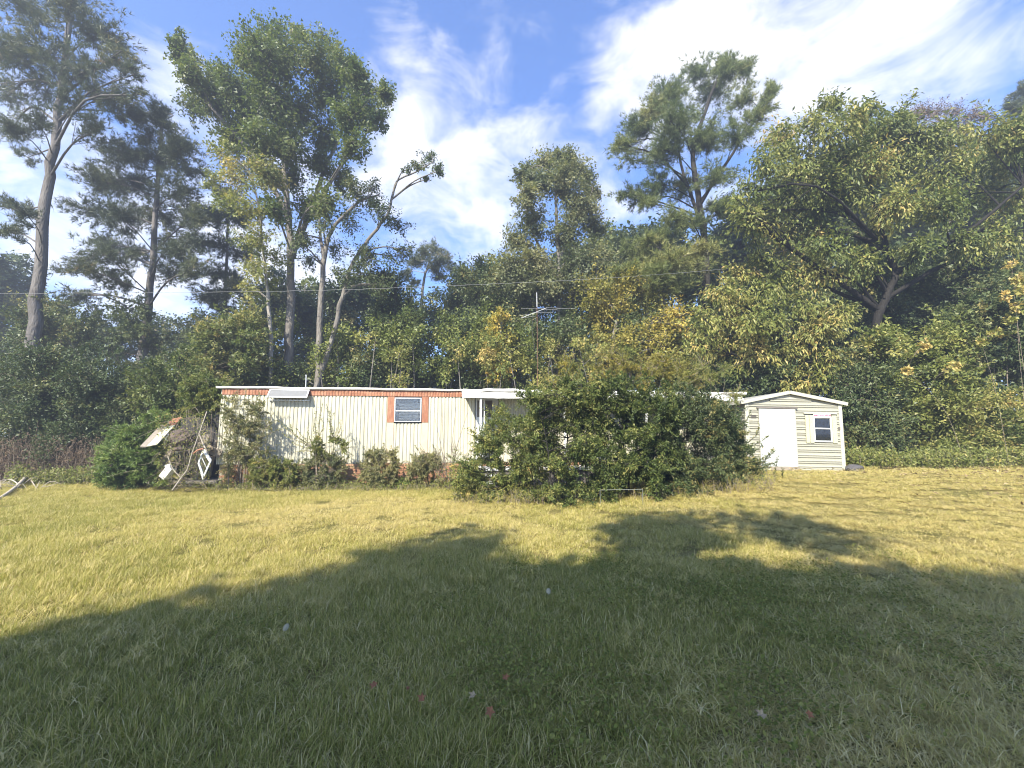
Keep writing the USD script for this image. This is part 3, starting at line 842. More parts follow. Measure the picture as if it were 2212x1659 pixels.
def grow(rng, stems, lobes, kind='broad', leaf=(.11, .085), dens=1.0, twigs=24, per=46, droop=.25, tint=.45, tvar=.10, lobevar=.13, limb_up=.12, wood_sides=7, flat=1.0, limb_r=1.0, sig=.13, minlow=.25, tri=False, sprays=None, spray_leaf=None):
    """wood and foliage of a tree or shrub: stems = [(points, r0, r1)], lobes = [(centre, radius)] carried by limbs that leave the stems"""
    wood, sp, sr = [], [], []
    for pts, r0, r1 in stems:
        n = max(6, len(pts) * 4)
        c = spline(pts, n)
        rad = r0 + (r1 - r0) * np.linspace(0, 1, n) ** .8
        rad[0] *= 1.25
        c[1:-1] += rng.normal(0, .18, (n - 2, 3)) * rad[1:-1, None]
        wood.append(tube(c, rad, wood_sides))
        sp.append(c)
        sr.append(rad)
    sp, sr = np.vstack(sp), np.concatenate(sr)
    tw0, tw1, tw2, tr0, tr1 = [], [], [], [], []
    LC, LD, LN, LT = [], [], [], []
    for c, R in lobes:
        c = np.asarray(c, float)
        dv = c - sp
        hd = np.linalg.norm(dv[:, :2], axis=1)
        cost = np.linalg.norm(dv, axis=1) + 3.0 * np.maximum(0, minlow * hd - dv[:, 2])
        k = int(np.argmin(cost))
        p = sp[k]
        dist = np.linalg.norm(c - p)
        mid = (p + c) / 2 + np.array([0, 0, limb_up * dist]) + rng.normal(0, .06, 3) * dist
        lp = spline([p, mid, c], 7) if dist > .15 else np.array([p, (p + c) / 2 + .01, c + .02])
        lr0 = min(sr[k] * .75, (.012 + .016 * dist) * limb_r)
        wood.append(tube(lp, np.linspace(lr0, lr0 * .35, len(lp)), 5, cap=False))
        nt = max(4, int(twigs * dens * max(R, .2) ** 1.5))
        off = unit(rng.normal(0, 1, (nt, 3))) * (rng.random((nt, 1)) ** .45) * R * rng.uniform(.75, 1.25, (nt, 1))
        off[:, 2] *= flat
        e = c + off
        s = lp[rng.integers(len(lp) // 2, len(lp), nt)]
        m_ = (s + e) / 2 + rng.normal(0, .10, (nt, 3)) * np.linalg.norm(e - s, axis=1, keepdims=True)
        tw0.append(s), tw1.append(m_), tw2.append(e)
        a = np.full(nt, max(.004, lr0 * .3))
        tr0.append(a), tr1.append(a * .3)
        nl = np.full(nt, per)
        idx = np.repeat(np.arange(nt), nl)
        t = rng.uniform(.30, 1.08, len(idx))[:, None]
        tdir = unit(e - s)
        pos = np.where(t < .5, s[idx] + (m_ - s)[idx] * t * 2, m_[idx] + (e - m_)[idx] * (t - .5) * 2) + rng.normal(0, sig, (len(idx), 3)) * min(1.0, R)
        lobe_t = tint + rng.normal(0, lobevar)
        tt = lobe_t + rng.normal(0, tvar, nt)[idx] + rng.normal(0, tvar, len(idx))
        outw = unit(pos - c + 1e-6)
        LC.append(pos)
        if kind == 'pine':
            LD.append(unit(tdir[idx] * .7 + outw * .3 + np.array([0, 0, .35]) + rng.normal(0, .3, (len(idx), 3))))
            LN.append(outw)
        else:
            LD.append(unit(outw * .5 + tdir[idx] * .3 + np.array([0, 0, -droop]) + rng.normal(0, .5, (len(idx), 3))))
            LN.append(unit(outw * .45 + np.array([0, 0, .6]) + rng.normal(0, .45, (len(idx), 3))))
        LT.append(tt)
    wood.append(mtubes(np.vstack(tw0), np.vstack(tw1), np.vstack(tw2), np.concatenate(tr0), np.concatenate(tr1)))
    for a, e, n_ in (sprays or []):           # long thin shoots with leaves all along them
        L_ = np.linalg.norm(e - a)
        sag = rng.normal(0, .09, 3) * L_ * np.array([1, 1, .3])
        q = spline([a, (a + e) / 2 + sag, e + np.array([0, 0, -.02 * L_])], 9)
        wood.append(tube(q, np.linspace(.009, .003, 9), 4, cap=False))
        k_ = max(6, int(n_ * L_))
        t = rng.uniform(.12, 1.0, k_) * 8
        i_ = np.minimum(t.astype(int), 7)
        w_ = (t - i_)[:, None]
        pos = q[i_] * (1 - w_) + q[i_ + 1] * w_
        dr = unit((q[i_ + 1] - q[i_]))
        dd = unit(dr * .5 + rng.normal(0, .6, (k_, 3)))
        LC.append(pos + rng.normal(0, .012, pos.shape)), LD.append(dd), LN.append(unit(rng.normal(0, .6, (k_, 3)) + np.array([0, -.1, .5])))
        LT.append(tint + rng.normal(0, .12) + rng.normal(0, tvar, k_))
    C, D, N, T = np.vstack(LC), np.vstack(LD), np.vstack(LN), np.concatenate(LT)
    if kind == 'pine':
        fol = needles(rng, C, D, leaf[2], leaf[0], leaf[1], .62, T)
    else:
        fol = leaves(rng, C, D, N, leaf[0], leaf[1], tint=T, tri=tri)
    return join(wood), fol


TRIS = [0]
CNT = []


def plant(name, label, cat, base, wood, fol, bark_look, leaf_look, group=None, trunk_name='trunk', crown_name='crown'):
    t = thing(name, label, cat, base, 0, group)
    b = np.asarray(base, float)
    wood = wood.copy()
    wood.apply_translation(-b)
    obj(trunk_name, wood, look(bark_look), t, smooth=True)
    v, f, ti = fol
    TRIS[0] += len(f) + len(wood.faces)
    CNT.append((len(f), len(wood.faces), label))
    obj(crown_name, (v - b, f), look(leaf_look), t, tint=ti)
    return t


def D2(lobes, Y, depth, rng, back=.45):
    """lobes given as (x, y, r) of the view and a distance -> world centres and radii, spread in depth, some doubled further back"""
    out = []
    for l in lobes:
        x, y, r = l[:3]
        R = r * Y / FPX
        dy = l[3] if len(l) > 3 else rng.uniform(-1, 1) * depth
        out.append((P(x, y, Y + dy), R))
        if rng.random() < back:
            out.append((P(x + rng.normal(0, r * .3), y + rng.normal(0, r * .25), Y + (abs(dy) + .4 * depth) * (1 if dy < 0 else -1) * .8), R * .85))
    return out


def stem(pts, Y, r0, r1, dys=None):
    """a stem through points of the view at distance Y, its foot carried down to the ground"""
    w = [P(x, y, Y + (0 if dys is None else dys[i])) for i, (x, y) in enumerate(pts)]
    foot = w[0]
    g = float(gz(foot[0], foot[1]))
    if foot[2] > g + .3:
        k = (w[0] - w[1]) / max(.2, w[1][2] - w[0][2])
        k[2] = -1
        down = w[0] + np.array([np.clip(k[0], -.2, .2), 0, -1]) * (foot[2] - g + .15)
        w = [down] + w
    return (np.array(w), r0, r1)


def foot_of(st):
    p = st[0][0]
    return (float(p[0]), float(p[1]), float(gz(p[0], p[1])))


def tree(seed, name, label, cat, stems, lobes, Y, depth, bark_look, leaf_look, group=None, back=.45, **kw):
    rng = np.random.default_rng(seed)
    lw = [(c, r * 1.12) for c, r in D2(lobes, Y, depth, rng, back)]
    if kw.get('kind') != 'pine':
        kw['twigs'] = kw.get('twigs', 24) * 1.7
        kw['per'] = int(kw.get('per', 40) * 1.15)
        kw['tri'] = Y > 17.5
    wood, fol = grow(rng, stems, lw, **kw)
    return plant(name, label, cat, foot_of(stems[0]), wood, fol, bark_look, leaf_look, group)


PINE = dict(kind='pine', leaf=(.27, .024, 9), twigs=22, per=14, limb_r=.65, limb_up=.10, sig=.10, flat=.7, minlow=.15)

# --- the pines on the west side
tree(1, 'pine_tree', 'tall thick-trunked pine with open grey-green crown at the west edge of the yard', 'pine tree',
     [stem([(72, 765), (86, 580), (103, 400), (121, 300), (134, 180), (150, 60), (158, -60)], 19, .30, .09)],
     [(60, 30, 80), (150, 20, 75), (230, 70, 60), (20, 110, 80), (110, 110, 80), (190, 150, 75), (262, 110, 38), (285, 150, 32), (15, 210, 60), (240, 205, 55), (300, 205, 24), (70, 190, 55),
      (20, 290, 42), (215, 280, 40), (290, 255, 26), (160, 230, 45), (5, 440, 30), (50, 455, 34), (12, 500, 26), (75, 260, 40), (60, 340, 24), (120, -30, 90), (10, -30, 90)], 19, 2.2, 'bark_pine', 'needle_green', tint=.42, **{**PINE, 'twigs': 17})
tree(2, 'pine_tree', 'dark pine with many level limbs standing between the thick pine and the tall broadleaf tree', 'pine tree',
     [stem([(300, 800), (318, 690), (330, 560), (338, 430), (345, 330), (350, 255)], 21, .27, .05)],
     [(350, 262, 42), (310, 300, 50), (390, 320, 50), (258, 335, 55), (345, 345, 60), (428, 375, 34), (215, 395, 55), (285, 405, 60), (395, 410, 55), (185, 455, 44), (255, 470, 50), (345, 470, 60), (425, 460, 40),
      (225, 530, 48), (300, 550, 44), (395, 530, 52), (165, 580, 36), (440, 520, 32), (250, 610, 38), (370, 590, 44), (150, 640, 24), (300, 250, 26), (420, 580, 30)], 21, 2.6, 'bark_pine', 'needle_green', tint=.36, **PINE)
tree(3, 'pine_tree', 'slender young pine half hidden behind the dark pine', 'pine tree',
     [stem([(478, 800), (484, 690), (490, 560), (492, 430)], 25, .22, .05)],
     [(490, 425, 34), (470, 470, 40), (515, 470, 36), (480, 530, 48), (525, 545, 36), (460, 590, 40), (505, 610, 44), (450, 640, 34), (480, 670, 40)], 25, 1.6, 'bark_grey', 'needle_green', tint=.5, **PINE)
tree(4, 'pine_tree', 'small far pine with a bare pale trunk and a rounded top', 'pine tree',
     [stem([(903, 800), (908, 700), (912, 640), (918, 595), (930, 560)], 34, .24, .07)],
     [(935, 540, 30), (962, 562, 27), (903, 565, 26), (985, 585, 20), (940, 585, 26), (880, 590, 18), (915, 545, 24), (955, 600, 18), (890, 615, 14)], 34, 1.8, 'bark_pale', 'needle_green', tint=.45, **PINE)
tree(5, 'pine_tree', 'big feathery pine rising behind the leaning crown of the hickory', 'pine tree',
     [stem([(1524, 760), (1526, 600), (1522, 510), (1505, 400), (1498, 320), (1530, 220), (1560, 150)], 22, .30, .06), stem([(1520, 480), (1470, 360), (1440, 260)], 22, .12, .04), stem([(1515, 450), (1590, 330), (1650, 230)], 22, .12, .04)][:1] + [(np.array([P(1522, 505, 22), P(1475, 370, 22.5), P(1450, 250, 22.5)]), .12, .04), (np.array([P(1512, 440, 22), P(1590, 320, 21.5), P(1655, 225, 21.5)]), .11, .04)],
     [(1500, 155, 44), (1560, 145, 46), (1608, 148, 30), (1452, 195, 48), (1535, 205, 55), (1600, 215, 38), (1668, 198, 24), (1645, 232, 26), (1402, 236, 38), (1470, 262, 55), (1382, 275, 38), (1332, 318, 28), (1352, 345, 24), (1440, 325, 50),
      (1522, 300, 55), (1590, 290, 40), (1620, 265, 30), (1420, 395, 44), (1370, 435, 30), (1480, 400, 46), (1552, 380, 46), (1455, 470, 36), (1560, 450, 36), (1345, 420, 22), (1500, 480, 34)], 22, 2.4, 'bark_dark', 'needle_yellow', tint=.30, **{**PINE, 'twigs': 26})
tree(6, 'pine_tree', 'short yellow-green pine below the big feathery pine', 'pine tree',
     [stem([(1438, 800), (1435, 700), (1430, 600), (1425, 520)], 20.5, .16, .04)],
     [(1425, 520, 34), (1390, 560, 40), (1455, 560, 44), (1350, 590, 36), (1500, 570, 40), (1420, 600, 44), (1475, 620, 36), (1350, 540, 26), (1525, 540, 28)], 20.5, 1.5, 'bark_grey', 'needle_yellow', tint=.55, **{**PINE, 'twigs': 28})
tree(7, 'pine_tree', 'dark pine top at the east edge of the picture above the thicket', 'pine tree',
     [stem([(2215, 700), (2214, 450), (2212, 260), (2212, 200)], 26, .3, .05)], [(2205, 205, 26), (2185, 235, 26), (2225, 230, 40), (2195, 270, 34), (2230, 190, 26), (2240, 290, 50)], 26, 1.5, 'bark_dark', 'needle_green', tint=.4, **PINE)

# --- the tall broadleaf and its neighbours
T4 = stem([(622, 838), (625, 700), (629, 560), (621, 450), (612, 340), (602, 210), (592, 100)], 19.5, .28, .05)
b4 = lambda *pts: np.array([P(x, y, 19.5 + d) for x, y, d in pts])
tree(11, 'broadleaf_tree', 'tallest broadleaf tree with wide fan of upswept limbs behind the mobile home', 'tree',
     [T4, (b4((629, 555, 0), (664, 470, .4), (700, 370, .7), (735, 290, .8), (752, 215, .8)), .17, .03), (b4((622, 470, 0), (570, 370, -.4), (500, 280, -.6), (430, 200, -.6), (392, 130, -.6)), .13, .03), (b4((664, 470, .4), (730, 370, 0), (790, 290, -.3), (820, 230, -.3)), .08, .02)],
     [(378, 82, 18), (388, 110, 28), (402, 155, 38), (440, 185, 50), (500, 180, 55), (478, 235, 50), (420, 235, 34), (556, 118, 58), (590, 68, 34), (622, 130, 66), (560, 205, 66), (672, 110, 46), (735, 135, 48), (765, 160, 36), (700, 190, 64), (788, 195, 46), (832, 203, 28),
      (640, 240, 66), (760, 255, 52), (818, 255, 28), (560, 285, 50), (500, 300, 38), (700, 295, 50), (768, 312, 34), (620, 300, 50), (650, 75, 26), (520, 120, 30), (715, 95, 22), (540, 250, 44),
      (575, 370, 40), (640, 380, 42), (690, 350, 44), (740, 390, 40), (590, 455, 36), (660, 450, 34), (545, 340, 30), (700, 430, 34)], 19.5, 2.6, 'bark_grey', 'leaf_green', leaf=(.135, .115), twigs=21, per=40, tint=.42)
tree(12, 'broadleaf_tree', 'slim pale-trunked tree with thin yellowing leaves just west of the tallest trunk', 'tree',
     [stem([(585, 838), (583, 700), (577, 620), (566, 520), (556, 430), (530, 350)], 18.6, .12, .03)],
     [(470, 330, 36), (500, 375, 42), (482, 425, 38), (530, 445, 36), (560, 510, 38), (600, 555, 34), (548, 580, 34), (520, 510, 34), (490, 300, 22), (590, 620, 26), (530, 630, 26), (450, 390, 22), (570, 450, 28)], 18.6, 1.4, 'bark_pale', 'leaf_olive', leaf=(.11, .09), twigs=16, per=30, tint=.50)
s6 = lambda pts, r0, r1: (np.array([P(x, y, Y) for x, y, Y in pts]), r0, r1)
tree(13, 'broadleaf_tree', 'twin-trunked leaning tree with one long bare limb reaching over the clearing', 'tree',
     [stem([(688, 838), (691, 700), (700, 560), (716, 500), (770, 440), (820, 420)], 18.8, .20, .04), stem([(682, 838), (714, 742), (740, 640), (760, 572), (800, 512), (838, 462), (852, 405), (864, 386), (900, 371), (935, 350)], 18.6, .14, .022),
      s6([(700, 560, 18.8), (690, 480, 18.8), (705, 420, 18.9)], .08, .03)],
     [(928, 338, 24), (944, 366, 18), (905, 352, 18), (928, 385, 12), (885, 365, 12), (800, 400, 28), (770, 425, 36), (828, 462, 32), (868, 488, 32), (752, 475, 40), (702, 475, 34), (655, 515, 32), (720, 535, 34), (800, 545, 38), (858, 555, 34), (785, 590, 34), (832, 618, 30), (665, 568, 26), (880, 540, 20), (740, 590, 28), (810, 440, 26)], 18.7, 1.5, 'bark_grey', 'leaf_dark', leaf=(.105, .075), twigs=17, per=30, tint=.55, back=.3)
tree(14, 'vine_covered_tree', 'dark tree wrapped in vines beside the twin-trunked leaning tree', 'tree',
     [stem([(848, 838), (851, 720), (855, 610)], 20.5, .2, .06)],
     [(852, 625, 40), (830, 670, 40), (875, 660, 40), (848, 720, 44), (880, 740, 36), (835, 770, 40), (870, 790, 36), (810, 700, 30), (900, 690, 28)], 20.5, .9, 'bark_dark', 'leaf_dark', leaf=(.11, .085), twigs=26, per=40, tint=.42)
tree(15, 'broadleaf_tree', 'grey-green leafy tree with flat-topped crown in the middle of the wood', 'tree',
     [stem([(1206, 838), (1209, 700), (1206, 560), (1201, 440), (1198, 360)], 22, .2, .05), s6([(1206, 560, 22), (1255, 470, 22.4), (1280, 410, 22.4)], .09, .03), s6([(1206, 600, 22), (1150, 500, 21.6), (1125, 400, 21.6)], .09, .03)],
     [(1180, 352, 38), (1132, 380, 26), (1240, 360, 40), (1282, 412, 26), (1205, 400, 50), (1140, 425, 32), (1252, 440, 46), (1152, 480, 42), (1220, 505, 50), (1290, 495, 34), (1112, 520, 30), (1092, 570, 34), (1150, 560, 44), (1252, 570, 50), (1190, 610, 44), (1300, 560, 34), (1128, 610, 38), (1215, 340, 26), (1262, 385, 26), (1160, 390, 30)], 22, 1.8, 'bark_grey', 'leaf_grey_green', leaf=(.13, .11), twigs=27, per=40, tint=.56)
tree(16, 'broadleaf_tree', 'dark green tree filling the gap east of the far pale pine', 'tree',
     [stem([(1048, 838), (1050, 700), (1046, 580)], 23.5, .17, .05)],
     [(1040, 575, 30), (1000, 600, 34), (1070, 600, 34), (1030, 640, 46), (980, 650, 36), (1085, 660, 38), (1010, 700, 46), (1065, 720, 44), (965, 700, 32), (1030, 770, 46), (985, 760, 40)], 23.5, 1.6, 'bark_dark', 'leaf_dark', leaf=(.13, .10), twigs=21, per=36, tint=.60)
tree(17, 'vine_covered_tree', 'thin trunk wrapped in pale yellow vine leaves by the white roof edge', 'tree',
     [stem([(1076, 838), (1078, 760), (1084, 690)], 18.6, .09, .05)],
     [(1084, 690, 22), (1070, 720, 22), (1095, 740, 22), (1075, 760, 24), (1098, 780, 22), (1078, 800, 26), (1065, 815, 18), (1090, 820, 24)], 18.6, .35, 'bark_pale', 'leaf_yellow', leaf=(.13, .11), twigs=28, per=20, tint=.55)
tree(18, 'broadleaf_tree', 'yellowing oak-like tree behind the television aerial', 'tree',
     [stem([(1330, 830), (1325, 740), (1340, 660), (1350, 600)], 19.5, .16, .04)],
     [(1290, 620, 44), (1350, 605, 40), (1412, 640, 44), (1322, 660, 44), (1378, 680, 46), (1455, 690, 44), (1290, 690, 40), (1420, 730, 44), (1345, 730, 44), (1462, 750, 36), (1295, 745, 36), (1268, 655, 26), (1390, 770, 40), (1320, 785, 40)], 19.5, 1.5, 'bark_grey', 'leaf_yellow', leaf=(.12, .085), twigs=20, per=34, tint=.42)
tree(19, 'broadleaf_tree', 'shadowy trunked tree between the aerial and the flat-topped crown', 'tree',
     [stem([(1236, 838), (1238, 740), (1232, 650), (1225, 560)], 23, .2, .06)],
     [(1180, 650, 44), (1240, 640, 48), (1300, 625, 34), (1150, 690, 44), (1215, 700, 50), (1260, 740, 44), (1140, 745, 40), (1195, 765, 44), (1250, 795, 36), (1120, 660, 30)], 23, 1.4, 'bark_grey', 'leaf_dark', leaf=(.12, .09), twigs=18, per=30, tint=.6)
# --- the hickory over the shed
YH = 17.0
h = lambda *pts: np.array([P(x, y, Y) for x, y, Y in pts])
hick = [(1600, 420, 40), (1650, 350, 46), (1700, 300, 44), (1752, 255, 40), (1790, 222, 26), (1790, 280, 50), (1850, 250, 42), (1885, 232, 24), (1900, 290, 50), (1955, 275, 38), (1840, 330, 60), (1740, 360, 60), (1680, 430, 60), (1620, 490, 44), (1760, 450, 64), (1840, 420, 64), (1920, 360, 60), (1990, 310, 48),
        (2050, 285, 38), (2110, 275, 36), (2170, 285, 36), (2030, 370, 58), (2110, 340, 56), (2180, 350, 56), (1940, 440, 60), (2030, 450, 56), (2120, 430, 60), (2200, 430, 50), (1700, 520, 56), (1790, 530, 56), (1880, 500, 50), (1640, 560, 44), (2090, 520, 50), (2180, 510, 50), (1980, 540, 40), (1860, 570, 40), (1745, 590, 44), (2140, 590, 44), (1584, 455, 22), (2215, 280, 34)]
tree(20, 'hickory_tree', 'massive hickory with drooping dull green leaves spreading above the shed', 'tree',
     [stem([(1888, 720), (1905, 660), (1928, 615), (1934, 590), (1918, 540), (1900, 470), (1870, 380), (1850, 300)], YH, .20, .05), (h((1934, 590, YH), (1985, 562, YH - .4), (2060, 520, YH - .8), (2130, 470, YH - 1), (2210, 400, YH - 1)), .13, .04), (h((1918, 540, YH), (1830, 460, YH + .3), (1740, 390, YH + .3), (1660, 370, YH)), .09, .03)],
     hick, YH, 1.7, 'bark_black', 'leaf_olive', leaf=(.20, .080), twigs=15, per=30, droop=.75, tint=.38, lobevar=.15, tvar=.14, sig=.15, back=.35)
hick2 = [(1600, 590, 36), (1560, 640, 40), (1640, 630, 44), (1520, 690, 40), (1595, 690, 50), (1670, 690, 50), (1740, 660, 44), (1500, 745, 32), (1560, 750, 44), (1630, 760, 48), (1705, 750, 48), (1770, 720, 44), (1800, 770, 34), (1650, 815, 34), (1720, 815, 36), (1775, 815, 28), (1690, 610, 36), (1810, 690, 34), (1755, 835, 16), (1700, 838, 14), (1590, 800, 30)]
tree(21, 'hickory_tree', 'yellow-green hickory whose low boughs hang down over the shed roof', 'tree',
     [stem([(1690, 860), (1680, 790), (1665, 700), (1650, 620)], 15.6 + 2.6, .14, .04)],
     hick2, 16.9, 1.1, 'bark_dark', 'leaf_olive', leaf=(.20, .075), twigs=17, per=26, droop=.85, tint=.58, lobevar=.12, tvar=.13, sig=.14, back=.4)
tree(22, 'broadleaf_tree', 'bare-topped reddish tree showing above the hickory crown', 'tree',
     [stem([(2050, 600), (2050, 400), (2040, 270)], 27, .2, .05)], [(1990, 242, 26), (2025, 236, 24), (2062, 240, 28), (2105, 245, 24), (2130, 252, 16), (2000, 280, 36), (2080, 285, 40), (1955, 262, 16)], 27, 1.2, 'bark_grey', 'leaf_dead', leaf=(.12, .06), twigs=24, per=22, tint=.5)
# ------------------------------------------------------------------ shrubs, hedges, undergrowth
def G(x, y, far=200.0):
    """where the sight line through (x, y) meets the ground"""
    d = ray(x, y)
    t = np.linspace(.5, far, 4000)
    p = EYE + d * t[:, None]
    k = int(np.argmax(p[:, 2] <= gz(p[:, 0], p[:, 1])))
    return p[k]


def shrub(seed, name, label, base, lobes, Y, depth, leaf_look, nstems=6, r0=.022, group=None, bark_look='twig_brown', cat='shrub', back=.6, spread=.25, crown_name='foliage', trunk_name='stems', tips=(), tip_n=70, ntip=0, **kw):
    rng = np.random.default_rng(seed)
    lw = D2(lobes, Y, depth, rng, back)
    b = np.array([P(base[0], base[1], Y)[0], Y, 0.0])
    b[2] = float(gz(b[0], b[1]))
    width = max(c[0] for c, _ in lw) - min(c[0] for c, _ in lw)
    stems = []
    for k in rng.choice(len(lw), min(nstems, len(lw)), replace=False):
        c = lw[k][0]
        f0 = b + np.array([(c[0] - b[0]) * .55 + rng.normal(0, spread * .4), (c[1] - b[1]) * .5 + rng.normal(0, spread * .4), 0])
        f0[2] = float(gz(f0[0], f0[1])) - .04
        m = f0 * .5 + c * .5 + np.array([(b[0] - c[0]) * .08, 0, .1 * (c[2] - f0[2])])
        stems.append((np.array([f0, m, c]), r0, r0 * .3))
    o = dict(leaf=(.062, .034), twigs=62, per=52, droop=.1, sig=.07, limb_up=.08, limb_r=.6, wood_sides=5, minlow=.1)
    o.update(kw)
    o['twigs'] *= 1.7
    sp_ = []
    for tx, ty in tips:
        e = P(tx, ty, Y + rng.uniform(-1, 1) * depth * .6)
        near = sorted(lw, key=lambda q: np.linalg.norm((q[0] - e) * [1, .4, .5]) + 3 * max(0, q[0][2] - e[2] + .2))[:3]
        a = near[rng.integers(0, len(near))][0] if near else b
        sp_.append((a, e, tip_n))
    for k in range(ntip):                     # shoots poking out of the outline all round
        c, R = lw[rng.integers(0, len(lw))]
        dv = unit(rng.normal(0, 1, 3) * [1, .8, .5] + [0, -.25, .55])
        sp_.append((c, c + dv * (R * rng.uniform(1.1, 1.9) + .1), tip_n))
    o['sprays'] = sp_
    o['tri'] = Y > 15
    wood, fol = grow(rng, stems, lw, **o)
    return plant(name, label, cat, tuple(b), wood, fol, bark_look, leaf_look, group, trunk_name, crown_name)


def scat(seed, x0, x1, y0, y1, r0, r1, n, keep=None):
    rng = np.random.default_rng(seed)
    out = []
    while len(out) < n:
        x, y = rng.uniform(x0, x1), rng.uniform(y0, y1)
        if keep is None or keep(x, y):
            out.append((x, y, rng.uniform(r0, r1)))
    return out


# --- the overgrown bushes in front of the porch
PR = dict(bark_look='bark_dark', leaf=(.062, .032), twigs=34, per=36, sig=.09, lobevar=.12, tvar=.17, tip_n=60)


def dome(x0, x1, top, pts=None):
    """keeps spots under a rounded outline"""
    xs, ys = zip(*top)
    return lambda x, y: y > np.interp(x, xs, ys)


row_top = [(960, 1060), (985, 1010), (1010, 985), (1040, 955), (1060, 915), (1090, 880), (1140, 845), (1190, 818), (1240, 802), (1300, 806), (1360, 806), (1420, 812), (1480, 828), (1540, 858), (1580, 897), (1605, 940), (1630, 985), (1655, 1020), (1670, 1060)]
inrow = dome(0, 0, [(x, y + 8) for x, y in row_top])
shrub(101, 'overgrown_bush', 'olive small-leaved bush at the west end of the big overgrown row, before the porch steps', (1070, 1080),
      scat(1, 978, 1165, 880, 1082, 18, 32, 84, inrow), 10.9, .7, 'leaf_olive', tint=.30, ntip=90, **PR)
shrub(102, 'overgrown_bush', 'tall bush with thin upright top shoots hiding the porch', (1220, 1085),
      scat(2, 1135, 1310, 850, 1090, 22, 36, 92, inrow) + scat(202, 1140, 1310, 818, 885, 14, 22, 34, inrow), 10.6, 1.0, 'leaf_privet', tint=.48, ntip=110, tips=[(1190, 812), (1215, 800), (1238, 782), (1262, 770), (1250, 795), (1280, 806), (1170, 830), (1205, 825), (1290, 820)], **PR)
shrub(103, 'overgrown_bush', 'dense dark bush in the middle of the row with goldenish shoots above the roof edge', (1370, 1090),
      scat(3, 1280, 1460, 860, 1094, 22, 36, 92, inrow) + scat(203, 1290, 1460, 815, 885, 14, 22, 34, inrow), 10.6, 1.0, 'leaf_privet', tint=.34, ntip=110, tips=[(1320, 815), (1340, 800), (1365, 812), (1390, 806), (1410, 815), (1435, 818), (1350, 825)], **PR)
shrub(104, 'overgrown_bush', 'blackish green bush east of the middle of the row, below the white porch end', (1500, 1085),
      scat(4, 1420, 1580, 875, 1088, 22, 34, 76, inrow) + scat(204, 1440, 1570, 830, 900, 14, 22, 26, inrow), 10.8, .9, 'leaf_dark', tint=.52, ntip=60, tips=[(1470, 838), (1500, 846), (1530, 858), (1555, 872)], **PR)
shrub(105, 'overgrown_bush', 'loose-branched bush at the east end of the row reaching across the shed door', (1590, 1080),
      scat(5, 1540, 1665, 930, 1078, 16, 28, 60, inrow), 11.2, .6, 'leaf_dark', tint=.68, ntip=50, tips=[(1600, 880), (1622, 885), (1640, 915), (1660, 940), (1672, 965), (1680, 985), (1668, 1000), (1690, 1010), (1615, 905), (1590, 870), (1648, 960)], **PR)
shrub(106, 'leafy_weed', 'tall golden weeds rising behind the row of bushes above the roof edge', (1330, 1000),
      scat(6, 1180, 1480, 772, 850, 12, 20, 44), 11.6, .4, 'leaf_yellow', nstems=20, r0=.009, cat='weeds', leaf=(.05, .018), twigs=70, per=34, tint=.36, ntip=120, tip_n=80)
shrub(107, 'leafy_weed', 'brownish seed-headed weeds over the porch roof next to the shed', (1550, 1000),
      scat(7, 1470, 1600, 790, 890, 16, 26, 16), 12.3, .35, 'leaf_olive', nstems=14, r0=.009, cat='weeds', leaf=(.05, .018), twigs=70, per=34, tint=.5, ntip=70, tip_n=70)
# --- shrubs along the front wall
SM = dict(leaf=(.052, .024), twigs=64, per=42, sig=.06, tip_n=90)


def mound(seed, x0, x1, y0, y1, n=40, r=(10, 17)):
    cx, hw = (x0 + x1) / 2, (x1 - x0) / 2 + 8
    return scat(seed, x0 + 6, x1 - 6, y0 + 10, y1 - 6, r[0], r[1], n, lambda x, y: y > y0 + (y1 - y0) * (1 - math.sqrt(max(0, 1 - ((x - cx) / hw) ** 2))))


shrub(111, 'round_shrub', 'rounded grey-green shrub below the shuttered window', (818, 1050), mound(51, 775, 865, 968, 1050), 12.7, .3, 'leaf_grey_green', tint=.85, ntip=60, **SM)
shrub(112, 'round_shrub', 'low shrub between the bare twiggy bush and the shrub under the window', (918, 1048), mound(52, 882, 955, 975, 1048, 30), 12.7, .3, 'leaf_grey_green', tint=.85, ntip=46, **SM)
shrub(113, 'round_shrub', 'dark rounded shrub topped by tall thin leafy shoots', (700, 1050), mound(53, 652, 745, 975, 1050, 40), 12.7, .3, 'leaf_grey_green', tint=.6, ntip=40, **SM)
shrub(114, 'tall_shoots', 'tall thin leafy shoots sprouting over the dark rounded shrub against the cream wall', (700, 1040),
      mound(54, 668, 752, 935, 1000, 14, (8, 13)), 12.6, .2, 'leaf_olive', nstems=8, r0=.009, leaf=(.052, .020), twigs=60, per=26, sig=.05, tint=.42, tip_n=75,
      tips=[(690, 895), (705, 872), (698, 868), (715, 880), (680, 915), (668, 905), (650, 940), (640, 925), (628, 915), (735, 905), (722, 890), (742, 930), (760, 950), (770, 965), (660, 960), (632, 955), (610, 935), (685, 880), (708, 905), (728, 925), (750, 960), (640, 975), (765, 985), (600, 905), (700, 925), (716, 930), (690, 940)])
shrub(115, 'round_shrub', 'sprawling olive shrub west of the dark shrub with the tall shoots', (610, 1050), mound(55, 535, 650, 985, 1050, 46), 12.6, .35, 'leaf_olive', tint=.42, ntip=60, **SM)
